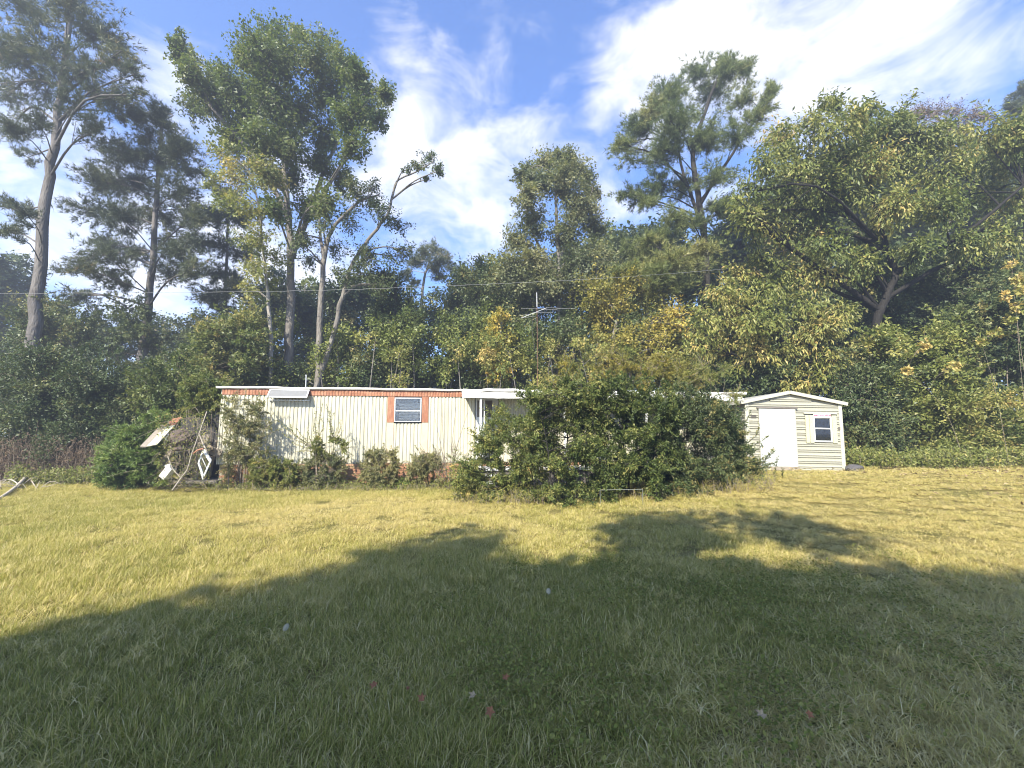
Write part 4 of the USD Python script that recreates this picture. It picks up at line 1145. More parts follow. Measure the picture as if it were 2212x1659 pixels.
shrub(116, 'climbing_shrub', 'loose leafy climbing shrub growing up the west end of the cream wall', (520, 1045),
      scat(16, 485, 575, 860, 1035, 12, 19, 60), 12.6, .3, 'leaf_grey_green', nstems=14, r0=.014, leaf=(.056, .030), twigs=46, per=22, sig=.06, tint=.75, ntip=60, tip_n=60, tips=[(590, 890), (600, 905), (560, 850), (530, 840), (610, 925), (585, 930), (605, 960)])
shrub(117, 'climbing_shrub', 'viny olive growth heaped over the broken west end of the mobile home', (440, 1000),
      scat(17, 400, 495, 815, 885, 14, 24, 44), 13.6, .6, 'leaf_olive', nstems=10, tint=.30, leaf=(.065, .040), twigs=46, per=34, ntip=50, tip_n=50, tips=[(505, 880), (500, 910), (512, 940), (470, 930), (480, 960)])
shrub(118, 'leafy_shrub', 'small pale leafy plant at the foot of the wall under the window', (868, 1050), [(868, 1040, 9), (878, 1044, 8), (860, 1046, 8)], 12.6, .1, 'leaf_bright', nstems=3, r0=.008, tint=.6, leaf=(.06, .04), twigs=60, per=14, sig=.04)


# bare twiggy bush
def twiggy():
    rng = np.random.default_rng(77)
    Y = 12.6
    b = P(970, 1045, Y)
    b[2] = float(gz(b[0], b[1]))
    ms = []

    def go(p, d, L, r, lev):
        pts = [p]
        for _ in range(4):
            d = unit(d + rng.normal(0, .13, 3) + np.array([0, 0, .03]))
            pts.append(pts[-1] + d * L / 4)
        ms.append(tube(np.array(pts), np.linspace(r, r * .55, 5), 4, cap=False))
        if lev < 4:
            for _ in range(3 if lev else 4):
                q = pts[rng.integers(2, 5)]
                go(q, unit(d + rng.normal(0, .42, 3)), L * rng.uniform(.55, .8), r * .55, lev + 1)

    for k in range(7):
        a = rng.uniform(0, 6.28)
        go(b + np.array([math.cos(a) * .06, math.sin(a) * .06, -.03]), unit(np.array([math.cos(a) * .55, math.sin(a) * .4, 1.0])), .72, .017, 1)
    for tx, ty in ((955, 870), (985, 880), (1012, 885), (905, 955), (1025, 950), (940, 905)):
        e = P(tx, ty, Y + rng.uniform(-.2, .2))
        ms.append(tube(spline([b, b * .5 + e * .5 + np.array([rng.normal(0, .06), 0, -.06]), e], 9), np.linspace(.013, .004, 9), 4, cap=False))
    t = thing('bare_bush', 'leafless twiggy bush beside the west edge of the overgrown row', 'bush', tuple(b))
    m = join(ms)
    m.apply_translation(-b)
    obj('branches', m, look('twig_brown'), t, smooth=True)


twiggy()
# --- the west side: dark hedge, dry weeds, green mound
HG = dict(leaf=(.095, .055), twigs=24, per=40, sig=.10, ntip=30, tip_n=40)
shrub(121, 'hedge_shrub', 'big dark evergreen shrub at the far west side under the thick pine', (60, 960), scat(21, -40, 150, 780, 1000, 40, 56, 34) + [(20, 770, 36), (70, 765, 34), (120, 780, 34), (-40, 800, 50)], 16.0, 1.4, 'leaf_dark', tint=.50, **HG)
shrub(122, 'hedge_shrub', 'dark shrub filling the hedge between the two big pine trunks', (220, 950), scat(22, 130, 310, 800, 1000, 40, 54, 34) + [(170, 765, 34), (230, 775, 32), (200, 750, 26), (290, 800, 30)], 16.4, 1.3, 'leaf_dark', tint=.55, **HG)
shrub(123, 'hedge_shrub', 'mid-green shrub next to the viny growth on the broken end', (370, 940), scat(23, 300, 430, 790, 900, 36, 50, 20) + [(390, 770, 30), (440, 790, 28), (330, 790, 26)], 16.0, 1.0, 'leaf_privet', tint=.42, **HG)
shrub(124, 'hedge_shrub', 'sunlit leafy sapling thicket behind the roof west of the pale trunk', (470, 900), scat(24, 420, 560, 690, 830, 32, 46, 24), 18.0, 1.0, 'leaf_green', tint=.62, **{**HG, 'leaf': (.12, .09), 'twigs': 17})
shrub(125, 'hedge_shrub', 'scrubby dark tree tops behind the hedge between the pine trunks', (180, 900), scat(25, 30, 330, 660, 770, 26, 44, 34), 20.5, 1.2, 'leaf_dark', tint=.62, **{**HG, 'leaf': (.12, .085), 'twigs': 15, 'per': 32})
shrub(126, 'green_mound', 'bright green leafy mound beside the collapsed corner', (300, 1050), scat(26, 225, 335, 905, 1040, 18, 30, 60, lambda x, y: y > 895 + ((x - 315) / 95) ** 2 * 90) + [(330, 892, 16), (355, 898, 14), (345, 915, 14), (345, 1045, 14)], 12.9, .8, 'leaf_bright', tint=.50, leaf=(.075, .034), twigs=36, per=46, ntip=60, tip_n=60)


def weeds(seed, name, label, x0, x1, Y0, Y1, z1, n, leaf_look, tint, stick='twig_brown', leafsz=(.06, .025), per=16, cat='weeds'):
    """a patch of standing weeds nobody could count: stalks with small leaves, one object"""
    rng = np.random.default_rng(seed)
    Y = rng.uniform(Y0, Y1, n)
    x = np.array([P(u, 900, yy)[0] for u, yy in zip(rng.uniform(x0, x1, n), Y)])
    s = np.stack([x, Y, gz(x, Y) - .03], 1)
    hgt = z1 * rng.uniform(.45, 1.05, n) * (.7 + .6 * meshkit.noise(np.stack([x * .8, Y * .8, 0 * x], -1), seed))
    lean = rng.normal(0, .2, (n, 2)) * hgt[:, None]
    e = s + np.c_[lean, hgt]
    m = (s + e) / 2 + np.c_[rng.normal(0, .05, (n, 2)), np.zeros(n)]
    st = mtubes(s, m, e, np.full(n, .006), np.full(n, .002))
    idx = np.repeat(np.arange(n), per)
    t = rng.uniform(.2, 1.05, len(idx))[:, None]
    pos = s[idx] + (e - s)[idx] * t + rng.normal(0, .07, (len(idx), 3))
    d = unit(rng.normal(0, 1, (len(idx), 3)) + np.array([0, 0, .15]))
    v, f, ti = leaves(rng, pos, d, unit(rng.normal(0, .6, (len(idx), 3)) + np.array([0, -.2, .6])), leafsz[0], leafsz[1], tint=tint + rng.normal(0, .12, n)[idx] + rng.normal(0, .1, len(idx)))
    TRIS[0] += len(f) + len(st.faces)
    x_ = UsdGeom.Xform.Define(stage, numbered(name)).GetPrim()
    tag(x_, label, cat, kind='stuff')
    obj('stalks', st, look(stick), x_)
    obj('foliage', (v, f), look(leaf_look), x_, tint=ti)


weeds(131, 'dry_weeds', 'dry brown weeds standing before the dark hedge', -60, 240, 14.0, 16.5, 1.3, 1500, 'leaf_dead', .50, per=24, leafsz=(.07, .04))
weeds(132, 'green_weeds', 'low green and yellow weeds along the west edge of the lawn', 40, 330, 13.4, 15.6, .6, 1500, 'leaf_olive', .45, leafsz=(.08, .045))
weeds(133, 'foundation_weeds', 'rank grass and small weeds along the foot of the wall', 470, 1000, 12.2, 12.95, .26, 1000, 'leaf_olive', .50, per=9)
weeds(134, 'bush_edge_weeds', 'tall grass stems and weeds along the foot of the overgrown row', 980, 1660, 9.9, 10.9, .32, 700, 'grass_look', .52, per=8, leafsz=(.12, .007))
weeds(135, 'thicket_weeds', 'yellow-green weeds at the foot of the east thicket', 1830, 2300, 13.2, 15.0, .55, 1300, 'leaf_olive', .42, leafsz=(.085, .055), per=24)
# --- the east thicket
TH = dict(leaf=(.105, .06), twigs=24, per=36, sig=.10, ntip=40, tip_n=36)
shrub(141, 'thicket_shrub', 'dark fine-leaved shrub directly behind the east corner of the shed', (1880, 1000), scat(31, 1825, 1960, 800, 985, 36, 50, 26) + [(1850, 760, 36), (1900, 770, 36)], 15.4, .9, 'leaf_dark', tint=.62, **TH)
shrub(142, 'thicket_shrub', 'vine-draped thicket with yellow leaves east of the shed', (2000, 1000), scat(32, 1900, 2080, 700, 920, 40, 54, 30), 15.6, 1.0, 'leaf_olive', tint=.34, **{**TH, 'leaf': (.12, .085)})
shrub(143, 'thicket_shrub', 'yellowish thicket at the east edge of the lawn', (2120, 1000), scat(33, 2040, 2230, 850, 990, 38, 52, 26), 14.6, .9, 'leaf_olive', tint=.46, **TH)
shrub(144, 'thicket_shrub', 'dark green vine curtain hanging below the hickory at the east edge', (2140, 950), scat(34, 2060, 2260, 620, 850, 42, 58, 32), 15.8, 1.0, 'leaf_dark', tint=.60, **{**TH, 'leaf': (.12, .085)})
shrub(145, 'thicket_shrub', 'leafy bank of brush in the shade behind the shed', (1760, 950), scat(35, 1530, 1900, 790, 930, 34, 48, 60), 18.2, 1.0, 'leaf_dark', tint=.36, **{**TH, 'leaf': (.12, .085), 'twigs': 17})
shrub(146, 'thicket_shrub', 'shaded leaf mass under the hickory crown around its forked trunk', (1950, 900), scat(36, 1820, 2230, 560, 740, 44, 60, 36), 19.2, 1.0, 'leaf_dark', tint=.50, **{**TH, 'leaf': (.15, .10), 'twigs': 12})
shrub(147, 'vine_sprays', 'pale yellow grape vine leaves trailing at the east edge of the picture', (2190, 900), [(2185, 570, 12), (2200, 600, 13), (2170, 640, 12), (2195, 660, 14), (2180, 690, 10), (2205, 625, 10), (2150, 720, 12), (2120, 740, 9), (2060, 790, 10), (2000, 740, 12), (1960, 800, 10)], 13.6, .3, 'leaf_olive', nstems=4, r0=.008, leaf=(.12, .11), twigs=80, per=4, sig=.08, tint=.85, cat='vine')


# --- undergrowth deep in the wood: one mass behind the mobile home
def undergrowth(seed, label, lobes, Y, depth, leaf_look, tint, leaf=(.14, .095), twigs=15, per=40, sticks=60):
    rng = np.random.default_rng(seed)
    lw = D2(lobes, Y, depth, rng, .3)
    stems = []
    for k in range(0, len(lw), 3):
        c = lw[k][0]
        f0 = np.array([c[0] + rng.normal(0, .5), c[1], float(gz(c[0], c[1])) - .1])
        stems.append((np.array([f0, (f0 + c) / 2 + rng.normal(0, .2, 3), c]), rng.uniform(.03, .07), .012))
    wood, fol = grow(rng, stems, lw, leaf=leaf, twigs=twigs, per=per, sig=.16, tint=tint, lobevar=.14, wood_sides=5, tri=True)
    x_ = UsdGeom.Xform.Define(stage, numbered('undergrowth')).GetPrim()
    tag(x_, label, 'undergrowth', kind='stuff')
    TRIS[0] += len(fol[1]) + len(wood.faces)
    obj('stems', wood, look('bark_grey'), x_, smooth=True)
    obj('foliage', fol[:2], look(leaf_look), x_, tint=fol[2])


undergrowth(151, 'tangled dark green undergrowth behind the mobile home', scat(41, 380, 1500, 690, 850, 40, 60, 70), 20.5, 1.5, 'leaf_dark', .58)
undergrowth(152, 'brownish viny undergrowth between the trunks behind the mobile home', scat(42, 600, 1250, 680, 840, 30, 46, 46), 19.4, 1.0, 'leaf_olive', .26)
undergrowth(153, 'pale yellow-green brush just behind the roof line', scat(43, 860, 1520, 730, 840, 22, 36, 46), 18.4, .7, 'leaf_olive', .52, leaf=(.11, .07), twigs=26, per=34)


# --- crowded trees deep in the wood: two built, the rest copies
def wood_tree(seed, label, hgt, leaf_look, bark_look, loc, tint, group, conif=False):
    rng = np.random.default_rng(seed)
    st = [(np.array([[0, 0, -.2], [.1, 0, hgt * .35], [-.1, .1, hgt * .7], [.05, 0, hgt * .97]]), hgt * .013, .03)]
    lob = []
    for k in range(46):
        z = hgt * rng.uniform(.18, 1.0)
        w = hgt * .21 * (1.15 - .75 * (z / hgt) ** 2.2)
        a = rng.uniform(0, 6.28)
        q = rng.uniform(.3, 1) * w
        lob.append((np.array([math.cos(a) * q, math.sin(a) * q, z]), hgt * rng.uniform(.06, .095)))
    wood, fol = grow(rng, st, lob, leaf=(.19, .14), twigs=17, per=34, sig=.2, tint=tint, lobevar=.15, tri=True)
    wood.apply_translation(loc)
    fol = (fol[0] + np.asarray(loc), fol[1], fol[2])
    return plant('wood_tree', label, 'tree', loc, wood, fol, bark_look, leaf_look, group)


GA, GB = 'dark trees crowded deep in the wood', 'olive trees crowded deep in the wood'
LA, LB = 'dark leafy tree crowded among others deep in the wood', 'olive leafy tree crowded among others deep in the wood'
rw = np.random.default_rng(61)
spots = []
for x, y, Y in ((450, 640, 30), (520, 610, 33), (590, 600, 31), (660, 610, 33), (740, 610, 30), (800, 600, 33), (870, 640, 29), (960, 640, 31), (1020, 590, 32), (1090, 570, 30), (1150, 560, 33), (1230, 540, 30), (1300, 500, 33), (1370, 500, 30), (1440, 480, 32), (1500, 520, 29), (1570, 470, 31), (1640, 420, 29), (1720, 360, 31), (1800, 330, 29), (1880, 320, 30), (1960, 310, 28), (2050, 320, 28), (2140, 330, 27), (2230, 330, 28),
                (20, 560, 31), (-60, 520, 28), (90, 640, 30), (240, 690, 30), (330, 690, 32), (160, 690, 33), (400, 700, 30), (560, 670, 36), (690, 670, 38), (1340, 560, 37), (1700, 470, 36), (2000, 420, 36), (-140, 560, 30), (2330, 400, 26)):
    p = P(x, y, Y)
    spots.append((p[0], Y, float(gz(p[0], Y)), p[2] - float(gz(p[0], Y))))
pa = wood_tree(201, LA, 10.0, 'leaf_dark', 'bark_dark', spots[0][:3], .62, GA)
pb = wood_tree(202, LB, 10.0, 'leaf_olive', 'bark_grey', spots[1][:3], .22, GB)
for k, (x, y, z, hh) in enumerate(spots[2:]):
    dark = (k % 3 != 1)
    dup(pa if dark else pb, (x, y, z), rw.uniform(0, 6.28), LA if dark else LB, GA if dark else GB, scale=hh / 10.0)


# --- the trees behind the photographer whose shade lies across the lawn
def shade_trees():
    rng = np.random.default_rng(71)
    blobs = [(-4.6, 2.2, 1.0), (-3.6, 3.1, .9), (-2.9, 3.9, .8), (-2.3, 4.6, .8), (-1.7, 5.4, .8), (-1.1, 6.4, .65), (-.75, 7.1, .5), (-.7, 5.6, .7), (0.1, 4.6, .8), (1.0, 4.6, .7), (-.6, 4.6, .8), (1.9, 5.4, .6), (1.9, 6.6, .7), (2.2, 7.6, .7), (3.1, 7.8, .7), (4.0, 7.7, .65), (4.7, 7.3, .55), (2.8, 7.0, .6),
             (2.6, 4.6, .7), (3.6, 4.6, .7), (4.5, 4.3, .7), (5.4, 4.0, .8), (6.4, 3.9, .8), (7.4, 3.9, .9), (3.2, 5.1, .4), (8.4, 3.8, 1.0)]
    for y in np.arange(1.0, 4.2, 1.1):
        for x in np.arange(-6.5, 9.0, 1.35):
            if y < 2.6 or (x > -2.2 and y < 3.6):
                blobs.append((x + rng.normal(0, .25), y + rng.normal(0, .25), rng.uniform(.85, 1.1)))
    for Dx, Dy in ((540, 1447), (1177, 1490), (1523, 1354), (1857, 1340), (1523, 1275), (100, 1600), (120, 1500), (300, 1440), (1400, 1420), (691, 1393), (583, 1490), (389, 1598), (480, 1540), (620, 1560), (640, 1440), (300, 1640), (200, 1560), (760, 1640), (1750, 1330)):
        q = G(Dx, Dy)
        blobs.append((q[0], q[1], .85))
    k = SUN[:2] / SUN[2]
    groups = [[], [], []]
    for x, y, r in blobs:
        hgt = rng.uniform(8.5, 12.5)
        c = np.array([x + k[0] * hgt, y + k[1] * hgt, hgt])
        groups[0 if x < -1.8 else 1 if x < 3.2 else 2].append((c, r * 1.08))
    labels = ['leafy tree behind the photographer shading the west of the lawn', 'leafy tree behind the photographer shading the middle of the lawn', 'leafy tree behind the photographer shading the east of the lawn']
    for g, lab in zip(groups, labels):
        m = np.mean([c for c, _ in g], 0)
        b = np.array([m[0], m[1] - .5, float(gz(m[0], m[1]))])
        st = [(np.array([b, b + [.1, .1, 4], [m[0], m[1], 8], [m[0] + .2, m[1], 11.5]]), .24, .06)]
        wood, fol = grow(rng, st, g, leaf=(.26, .22), twigs=20, per=26, sig=.2, tint=.45, tri=True)
        plant('shade_tree', lab, 'tree', tuple(b), wood, fol, 'bark_grey', 'leaf_green')


shade_trees()
# ------------------------------------------------------------------ the collapsed west corner and small things
plain('insulation', (0.105, 0.078, 0.062), rough=.95, var=.35, scale=5, bump=.8, bscale=12)
plain('dead_stick', (0.36, 0.31, 0.24), rough=.85, var=.3, scale=9, bump=.3)
plain('rust_pipe', (0.20, 0.10, 0.06), rough=.7, var=.3, scale=12)
plain('wire_grey', (0.50, 0.50, 0.48), rough=.5, var=.1)
plain('cable_grey', (0.22, 0.22, 0.21), rough=.6, var=.1)
plain('frame_dull', (0.13, 0.14, 0.11), rough=.7, var=.2)
plain('wire_dark', (0.06, 0.06, 0.06), rough=.6, var=.1)
plain('chip_pale', (0.30, 0.27, 0.17), rough=.95, var=.2, scale=30, spec=.04)
plain('rock_dark', (0.07, 0.065, 0.065), rough=.9, var=.4, scale=10, bump=.6)
plain('leaf_red', (0.26, 0.12, 0.06), rough=.95, var=.4, scale=40, spec=.03)
plain('leaf_tan', (0.34, 0.26, 0.15), rough=.95, var=.35, scale=40, spec=.03)


plain('wood_tan', (0.30, 0.235, 0.15), rough=.85, var=.35, scale=5, stretch=(1, 6, 6))


def Z2(x, y):
    return ((400 + x / 4.74) * .72, (1150 + y / 4.74) * .72)


def quad_slab(pts, t):
    """a thin slab over four points"""
    p = np.asarray(pts, float)
    n = unit(np.cross(p[1] - p[0], p[3] - p[0]))
    return trimesh.convex.convex_hull(np.vstack([p - n * t / 2, p + n * t / 2]))


YC = 12.25
c = [P(*Z2(330, 880), YC - .5), P(*Z2(700, 480), YC + .5), P(*Z2(840, 540), YC + .45), P(*Z2(400, 900), YC - .6)]
ax = unit(c[1] - c[0])
wp = thing('fallen_wall_panel', 'cream and orange wall panel fallen aslant at the broken west end', 'wall panel', tuple(c[0]))
o0 = np.asarray(c[0])
wdir = unit(np.cross(ax, [0, 1.0, .15]))
if wdir[2] > 0:
    wdir = -wdir
nrm = unit(np.cross(ax, wdir))
Lp = np.linalg.norm(c[1] - c[0])
for k in range(4):
    a0, a1 = Lp * (.02 + .17 * k), Lp * (.02 + .17 * (k + 1)) - .008
    q = [ax * a0, ax * a1, ax * a1 + wdir * .33, ax * a0 + wdir * .33]
    obj('siding_sheet', quad_slab(q, .02), look('siding_cream'), wp)
q = [ax * Lp * .71, ax * Lp * 1.0, ax * Lp * 1.0 + wdir * .34, ax * Lp * .71 + wdir * .34]
obj('band', quad_slab(q, .024), look('panel_orange'), wp)
q = [ax * Lp * .0 + wdir * .31, ax * Lp * .75 + wdir * .31, ax * Lp * .75 + wdir * .43 + nrm * .05, ax * Lp * .0 + wdir * .43 + nrm * .05]
obj('frame_board', quad_slab(q, .035), look('wood_grey'), wp)

m = trimesh.creation.icosphere(4, 1.0)
m.apply_scale([.30, .20, .27])
m.vertices *= (1 + .9 * (meshkit.fbm(m.vertices * 5.5, 4, 8) - .5))[:, None]
m.vertices[:, 2] = np.where(m.vertices[:, 2] < -.2, -.2 - (m.vertices[:, 2] + .2) * .2, m.vertices[:, 2])
pc = P(*Z2(690, 780), YC)
ins = thing('torn_padding', 'torn lump of brown padding hanging out of the broken end', 'padding', tuple(pc))
obj('padding', m, look('insulation'), ins, smooth=True)
m2 = trimesh.creation.icosphere(3, 1.0)
m2.apply_scale([.17, .08, .06])
m2.vertices *= (1 + .5 * (meshkit.fbm(m2.vertices * 11, 3, 5) - .5))[:, None]
m2.apply_translation([.02, -.1, -.30])
obj('torn_edge', m2, look('insulation'), ins, smooth=True)
# dead vines and splinters tangled over the wreck
rng_v = np.random.default_rng(17)
tv = []
for k in range(150):
    a = P(*Z2(rng_v.uniform(330, 1080), rng_v.uniform(420, 1450)), YC + rng_v.uniform(-.35, .5))
    d_ = unit(rng_v.normal(0, 1, 3) * [1, .5, .5] + [0, 0, -.9])
    L_ = rng_v.uniform(.25, .95)
    a[2] = max(a[2], .1)
    e_ = a + d_ * L_
    e_[2] = max(e_[2], .02)
    tv.append(tube(spline([a, (a + e_) / 2 + rng_v.normal(0, .07, 3), e_], 6), np.linspace(.008, .003, 6), 4))
vx = UsdGeom.Xform.Define(stage, numbered('dead_vines')).GetPrim()
tag(vx, 'dead vines and splinters tangled over the broken end of the mobile home', 'vines', kind='stuff')
obj('strands', join(tv), look('twig_brown'), vx, smooth=True)
nl_ = 2600
pl = np.array([P(*Z2(x_, y_), YC + d_) for x_, y_, d_ in zip(rng_v.uniform(320, 1090, nl_), rng_v.uniform(420, 1480, nl_), rng_v.uniform(-.75, .6, nl_))])
pl = pl[pl[:, 2] > .05]
v, f, ti = leaves(rng_v, pl, unit(rng_v.normal(0, 1, pl.shape)), unit(rng_v.normal(0, .7, pl.shape) + [0, -.2, .6]), .05, .03, tint=rng_v.uniform(0, .9, len(pl)))
obj('foliage', (v, f), look('leaf_olive'), vx, tint=ti)
# dark hollow of the broken end: floor and back boards of the ruined room
rc = P(*Z2(740, 1000), YC + .55)
ruin = thing('broken_room_end', 'dark broken floor and boards remaining of the room at the collapsed corner', 'ruin', (rc[0], rc[1], 0))
for k, (x0, z0, x1, z1, w_, y_) in enumerate(((-.75, .15, -.2, 1.35, .10, -.25), (-.1, .3, .75, 1.25, .08, -.1), (.15, .2, .35, 1.6, .11, .2), (-.9, .55, .1, .9, .09, .1), (.3, 1.3, .95, 1.0, .12, .05))):
    d_ = unit(np.array([x1 - x0, .12, z1 - z0]))
    s_ = np.cross(d_, [0, 1.0, 0]) * w_
    o_ = np.array([x0, y_, z0])
    e_ = o_ + d_ * np.hypot(x1 - x0, z1 - z0)
    obj('broken_plank', quad_slab([o_ - s_, e_ - s_, e_ + s_, o_ + s_], .022), look('wood_tan' if k % 2 else 'wood_grey'), ruin)
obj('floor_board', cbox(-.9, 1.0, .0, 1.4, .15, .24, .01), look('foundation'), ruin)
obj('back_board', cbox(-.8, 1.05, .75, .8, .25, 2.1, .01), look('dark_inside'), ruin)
for k in range(4):
    s = cbox(-.55 + k * .42, -.50 + k * .42, .60, .68, .24, 1.75 - .2 * k, .006)
    s.apply_transform(trimesh.transformations.rotation_matrix(.12 * (k - 1), [0, 1, 0], [k * .4, 0, .2]))
    obj('stud', s, look('wood_grey'), ruin)
# dangling window frame
w = [P(*Z2(x, y), YC - .45) for x, y in ((1000, 945), (1100, 1105), (1000, 1330), (930, 1130))]
dw = thing('dangling_window', 'white window frame hanging by one corner below the broken wall', 'window frame', tuple(w[0]))
w = [np.asarray(p) - w[0] for p in w]
for k, th_ in enumerate((.075, .035, .05, .035)):
    a, b = w[k], w[(k + 1) % 4]
    d = unit(b - a)
    s = unit(np.cross(d, [0, -1, 0]))
    obj('frame_bar', quad_slab([a - s * th_ / 2, b - s * th_ / 2, b + s * th_ / 2, a + s * th_ / 2], .03), look('white_paint'), dw)
obj('pane', quad_slab([w[0] * .93 + w[2] * .07, w[1] * .93 + w[3] * .07, w[2] * .93 + w[0] * .07, w[3] * .93 + w[1] * .07], .005), look('pane_glass'), dw)
a, b = w[3] * .5 + w[0] * .5, w[2] * .5 + w[1] * .5
obj('mullion', tube([a, b], .010, 6), look('white_paint'), dw)
e = P(*Z2(960, 1270), YC - .46) - P(*Z2(1000, 945), YC - .45)
e2 = P(*Z2(990, 1370), YC - .46) - P(*Z2(1000, 945), YC - .45)
obj('loose_strip', tube([e, e2], .014, 6), look('white_paint'), dw)
# white broken bin lid
p0 = P(*Z2(460, 1270), YC - .5)
wb = thing('broken_white_box', 'broken white plastic box tipped in the weeds below the fallen panel', 'box', tuple(p0))
bx = [cbox(-.17, .17, -.02, .02, -.09, .09, .006), cbox(-.17, .17, .021, .16, -.09, -.07, .005)]
bm = join(bx)
bm.apply_transform(trimesh.transformations.rotation_matrix(-.95, [0, 1, 0]))
obj('side', bm, look('edge_white'), wb)
bm = cbox(.02, .16, -.018, .02, .05, .2, .006)
bm.apply_transform(trimesh.transformations.rotation_matrix(-.3, [0, 1, 0]))
obj('lid', bm, look('white_paint'), wb)


def rod(name, label, cat, pts, r, mat, part='shaft', group=None, sides=6, extra=()):
    p = np.asarray(pts, float)
    t = thing(name, label, cat, tuple(p[0]), 0, group)
    obj(part, tube(spline(p - p[0], 14), np.linspace(r[0], r[1], 14), sides), look(mat), t, smooth=True)
    for nm, q, rr in extra:
        q = np.asarray(q, float) - p[0]
        obj(nm, tube(spline(q, 8), np.linspace(rr[0], rr[1], 8), 5), look(mat), t, smooth=True)
    return t


z = lambda x, y, d=0: P(*Z2(x, y), YC - .6 + d)
rod('leaning_stick', 'long pale crooked stick leaning on the broken corner with its foot in the grass', 'stick', [z(555, 1520, -.2), z(690, 1330), z(770, 1220), z(830, 1010), z(930, 730), z(1045, 400, .4)], (.016, .011), 'dead_stick')
rod('hanging_batten', 'pale batten holding the dangling window frame', 'batten', [z(935, 710, .15), z(990, 850, .15), z(1060, 1000, .12)], (.020, .018), 'dead_stick')
rod('broken_stick', 'thin forked stick beside the broken white box', 'stick', [z(490, 1040), z(560, 1210), z(660, 1330)], (.012, .009), 'dead_stick')
rod('torn_trim', 'curled strip of torn orange trim by the dangling window', 'trim strip', [z(850, 1000), z(920, 950), z(1000, 930)], (.016, .026), 'panel_orange')
# fallen branches at the west edge of the lawn
g = lambda x, y, up=.03: (lambda q: np.array([q[0], q[1], q[2] + up]))(G(x, y))
rod('fallen_branch', 'thick pale fallen branch with broken end at the west edge of the lawn', 'branch', [g(-25, 1092), g(10, 1074, .05), g(39, 1056, .12), g(57, 1044, .28)], (.035, .055), 'dead_stick', 'limb', extra=[('twig', [g(40, 1056, .12), g(20, 1050, .2), g(-10, 1052, .16)], (.02, .01)), ('twig', [g(57, 1044, .25), g(66, 1048, .15), g(78, 1058, .05)], (.022, .012))])
rod('fallen_branch', 'thin forked dead branch standing propped in the weeds at the west edge', 'branch', [g(77, 1030, .0), P(88, 1008, 14.6), P(98, 990, 14.7), P(101, 980, 14.8)], (.018, .012), 'dead_stick', 'limb', extra=[('twig', [P(99, 988, 14.7), P(112, 980, 14.8), P(122, 978, 14.9)], (.010, .006)), ('twig', [P(98, 990, 14.7), P(110, 1000, 14.6), P(120, 1012, 14.5)], (.012, .006)), ('twig', [P(99, 986, 14.7), P(92, 976, 14.8), P(84, 972, 14.8)], (.009, .005))])
rng_t = np.random.default_rng(91)
ms = []
for k in range(60):
    q = g(rng_t.uniform(-40, 110), rng_t.uniform(1030, 1062), .03)
    a = rng_t.uniform(0, 6.28)
    L = rng_t.uniform(.2, .7)
    ms.append(tube(spline([q, q + np.array([math.cos(a) * L * .5, math.sin(a) * L * .5, rng_t.uniform(.0, .22)]), q + np.array([math.cos(a) * L, math.sin(a) * L, rng_t.uniform(.0, .25)])], 6), np.linspace(.011, .004, 6), 4))
bh_ = UsdGeom.Xform.Define(stage, numbered('brush_litter')).GetPrim()
tag(bh_, 'tangle of dead twigs heaped around the fallen branches', 'twigs', kind='stuff')
obj('twigs', join(ms), look('dead_stick'), bh_, smooth=True)
# television aerial on its rusty mast behind the roof
YA = 17.2
mast0 = P(1161, 840, YA)
an = thing('television_aerial', 'old television aerial on a thin rusty mast behind the roof', 'aerial', (mast0[0], mast0[1], float(gz(mast0[0], mast0[1]))))
B = np.array([mast0[0], mast0[1], float(gz(mast0[0], mast0[1]))])
obj('mast', tube([[0, 0, 0], P(1161, 830, YA) - B, P(1160, 664, YA) - B], .009, 8), look('rust_pipe'), an, smooth=True)
obj('mast_tip', tube([P(1160, 663, YA) - B, P(1159.5, 632, YA) - B], .014, 8), look('wire_grey'), an)
b0, b1 = P(1126, 687, YA - .1) - B, P(1181, 665, YA - .14) - B
obj('boom', tube([b0, b1], .009, 6), look('wire_grey'), an)
for t_, dx, dy, L in ((.05, .5, .5, 1.0), (.35, -.5, .55, .9), (.55, .9, -.05, .8), (.8, .8, -.15, .8), (1.0, 1.0, -.22, 1.15), (.95, -1.0, .02, 1.0)):
    p = b0 * (1 - t_) + b1 * t_
    obj('element', tube([p, p + np.array([dx * L, dy * .6, dy * .25 * L * (1 if dx > 0 else .4)])], .0035, 5), look('wire_grey'), an)
obj('lead', tube(spline([P(1152, 676, YA) - B, P(1149, 710, YA) - B, P(1154, 745, YA) - B, P(1160, 775, YA) - B], 10), .006, 5), look('wire_dark'), an)
# overhead cable
cb = [P(-180, 640, 17.2), P(0, 634, 17.3), P(360, 632, 17.5), P(690, 627.5, 17.8), P(1000, 616, 18.0), P(1250, 604.5, 18.3), P(1500, 587, 18.6), P(1800, 560, 19.2)]
rod('overhead_cable', 'thin overhead cable strung across the trunks above the mobile home', 'cable', cb, (.0065, .0065), 'cable_grey', 'cable')
# low metal frame standing in the weeds before the bushes
q0, q1 = G(1297, 1093), G(1389, 1092)
fr = thing('metal_frame', 'low rectangular metal frame standing before the overgrown row', 'frame', tuple(q0))
d = q1 - q0
obj('rail', tube([[0, 0, .34], d + [0, 0, .34]], .007, 8), look('frame_dull'), fr)
obj('upright', tube([[0, 0, -.05], [0, 0, .345]], .007, 8), look('frame_dull'), fr)
obj('upright', tube([d + [0, 0, -.05], d + [0, 0, .345]], .007, 8), look('frame_dull'), fr)
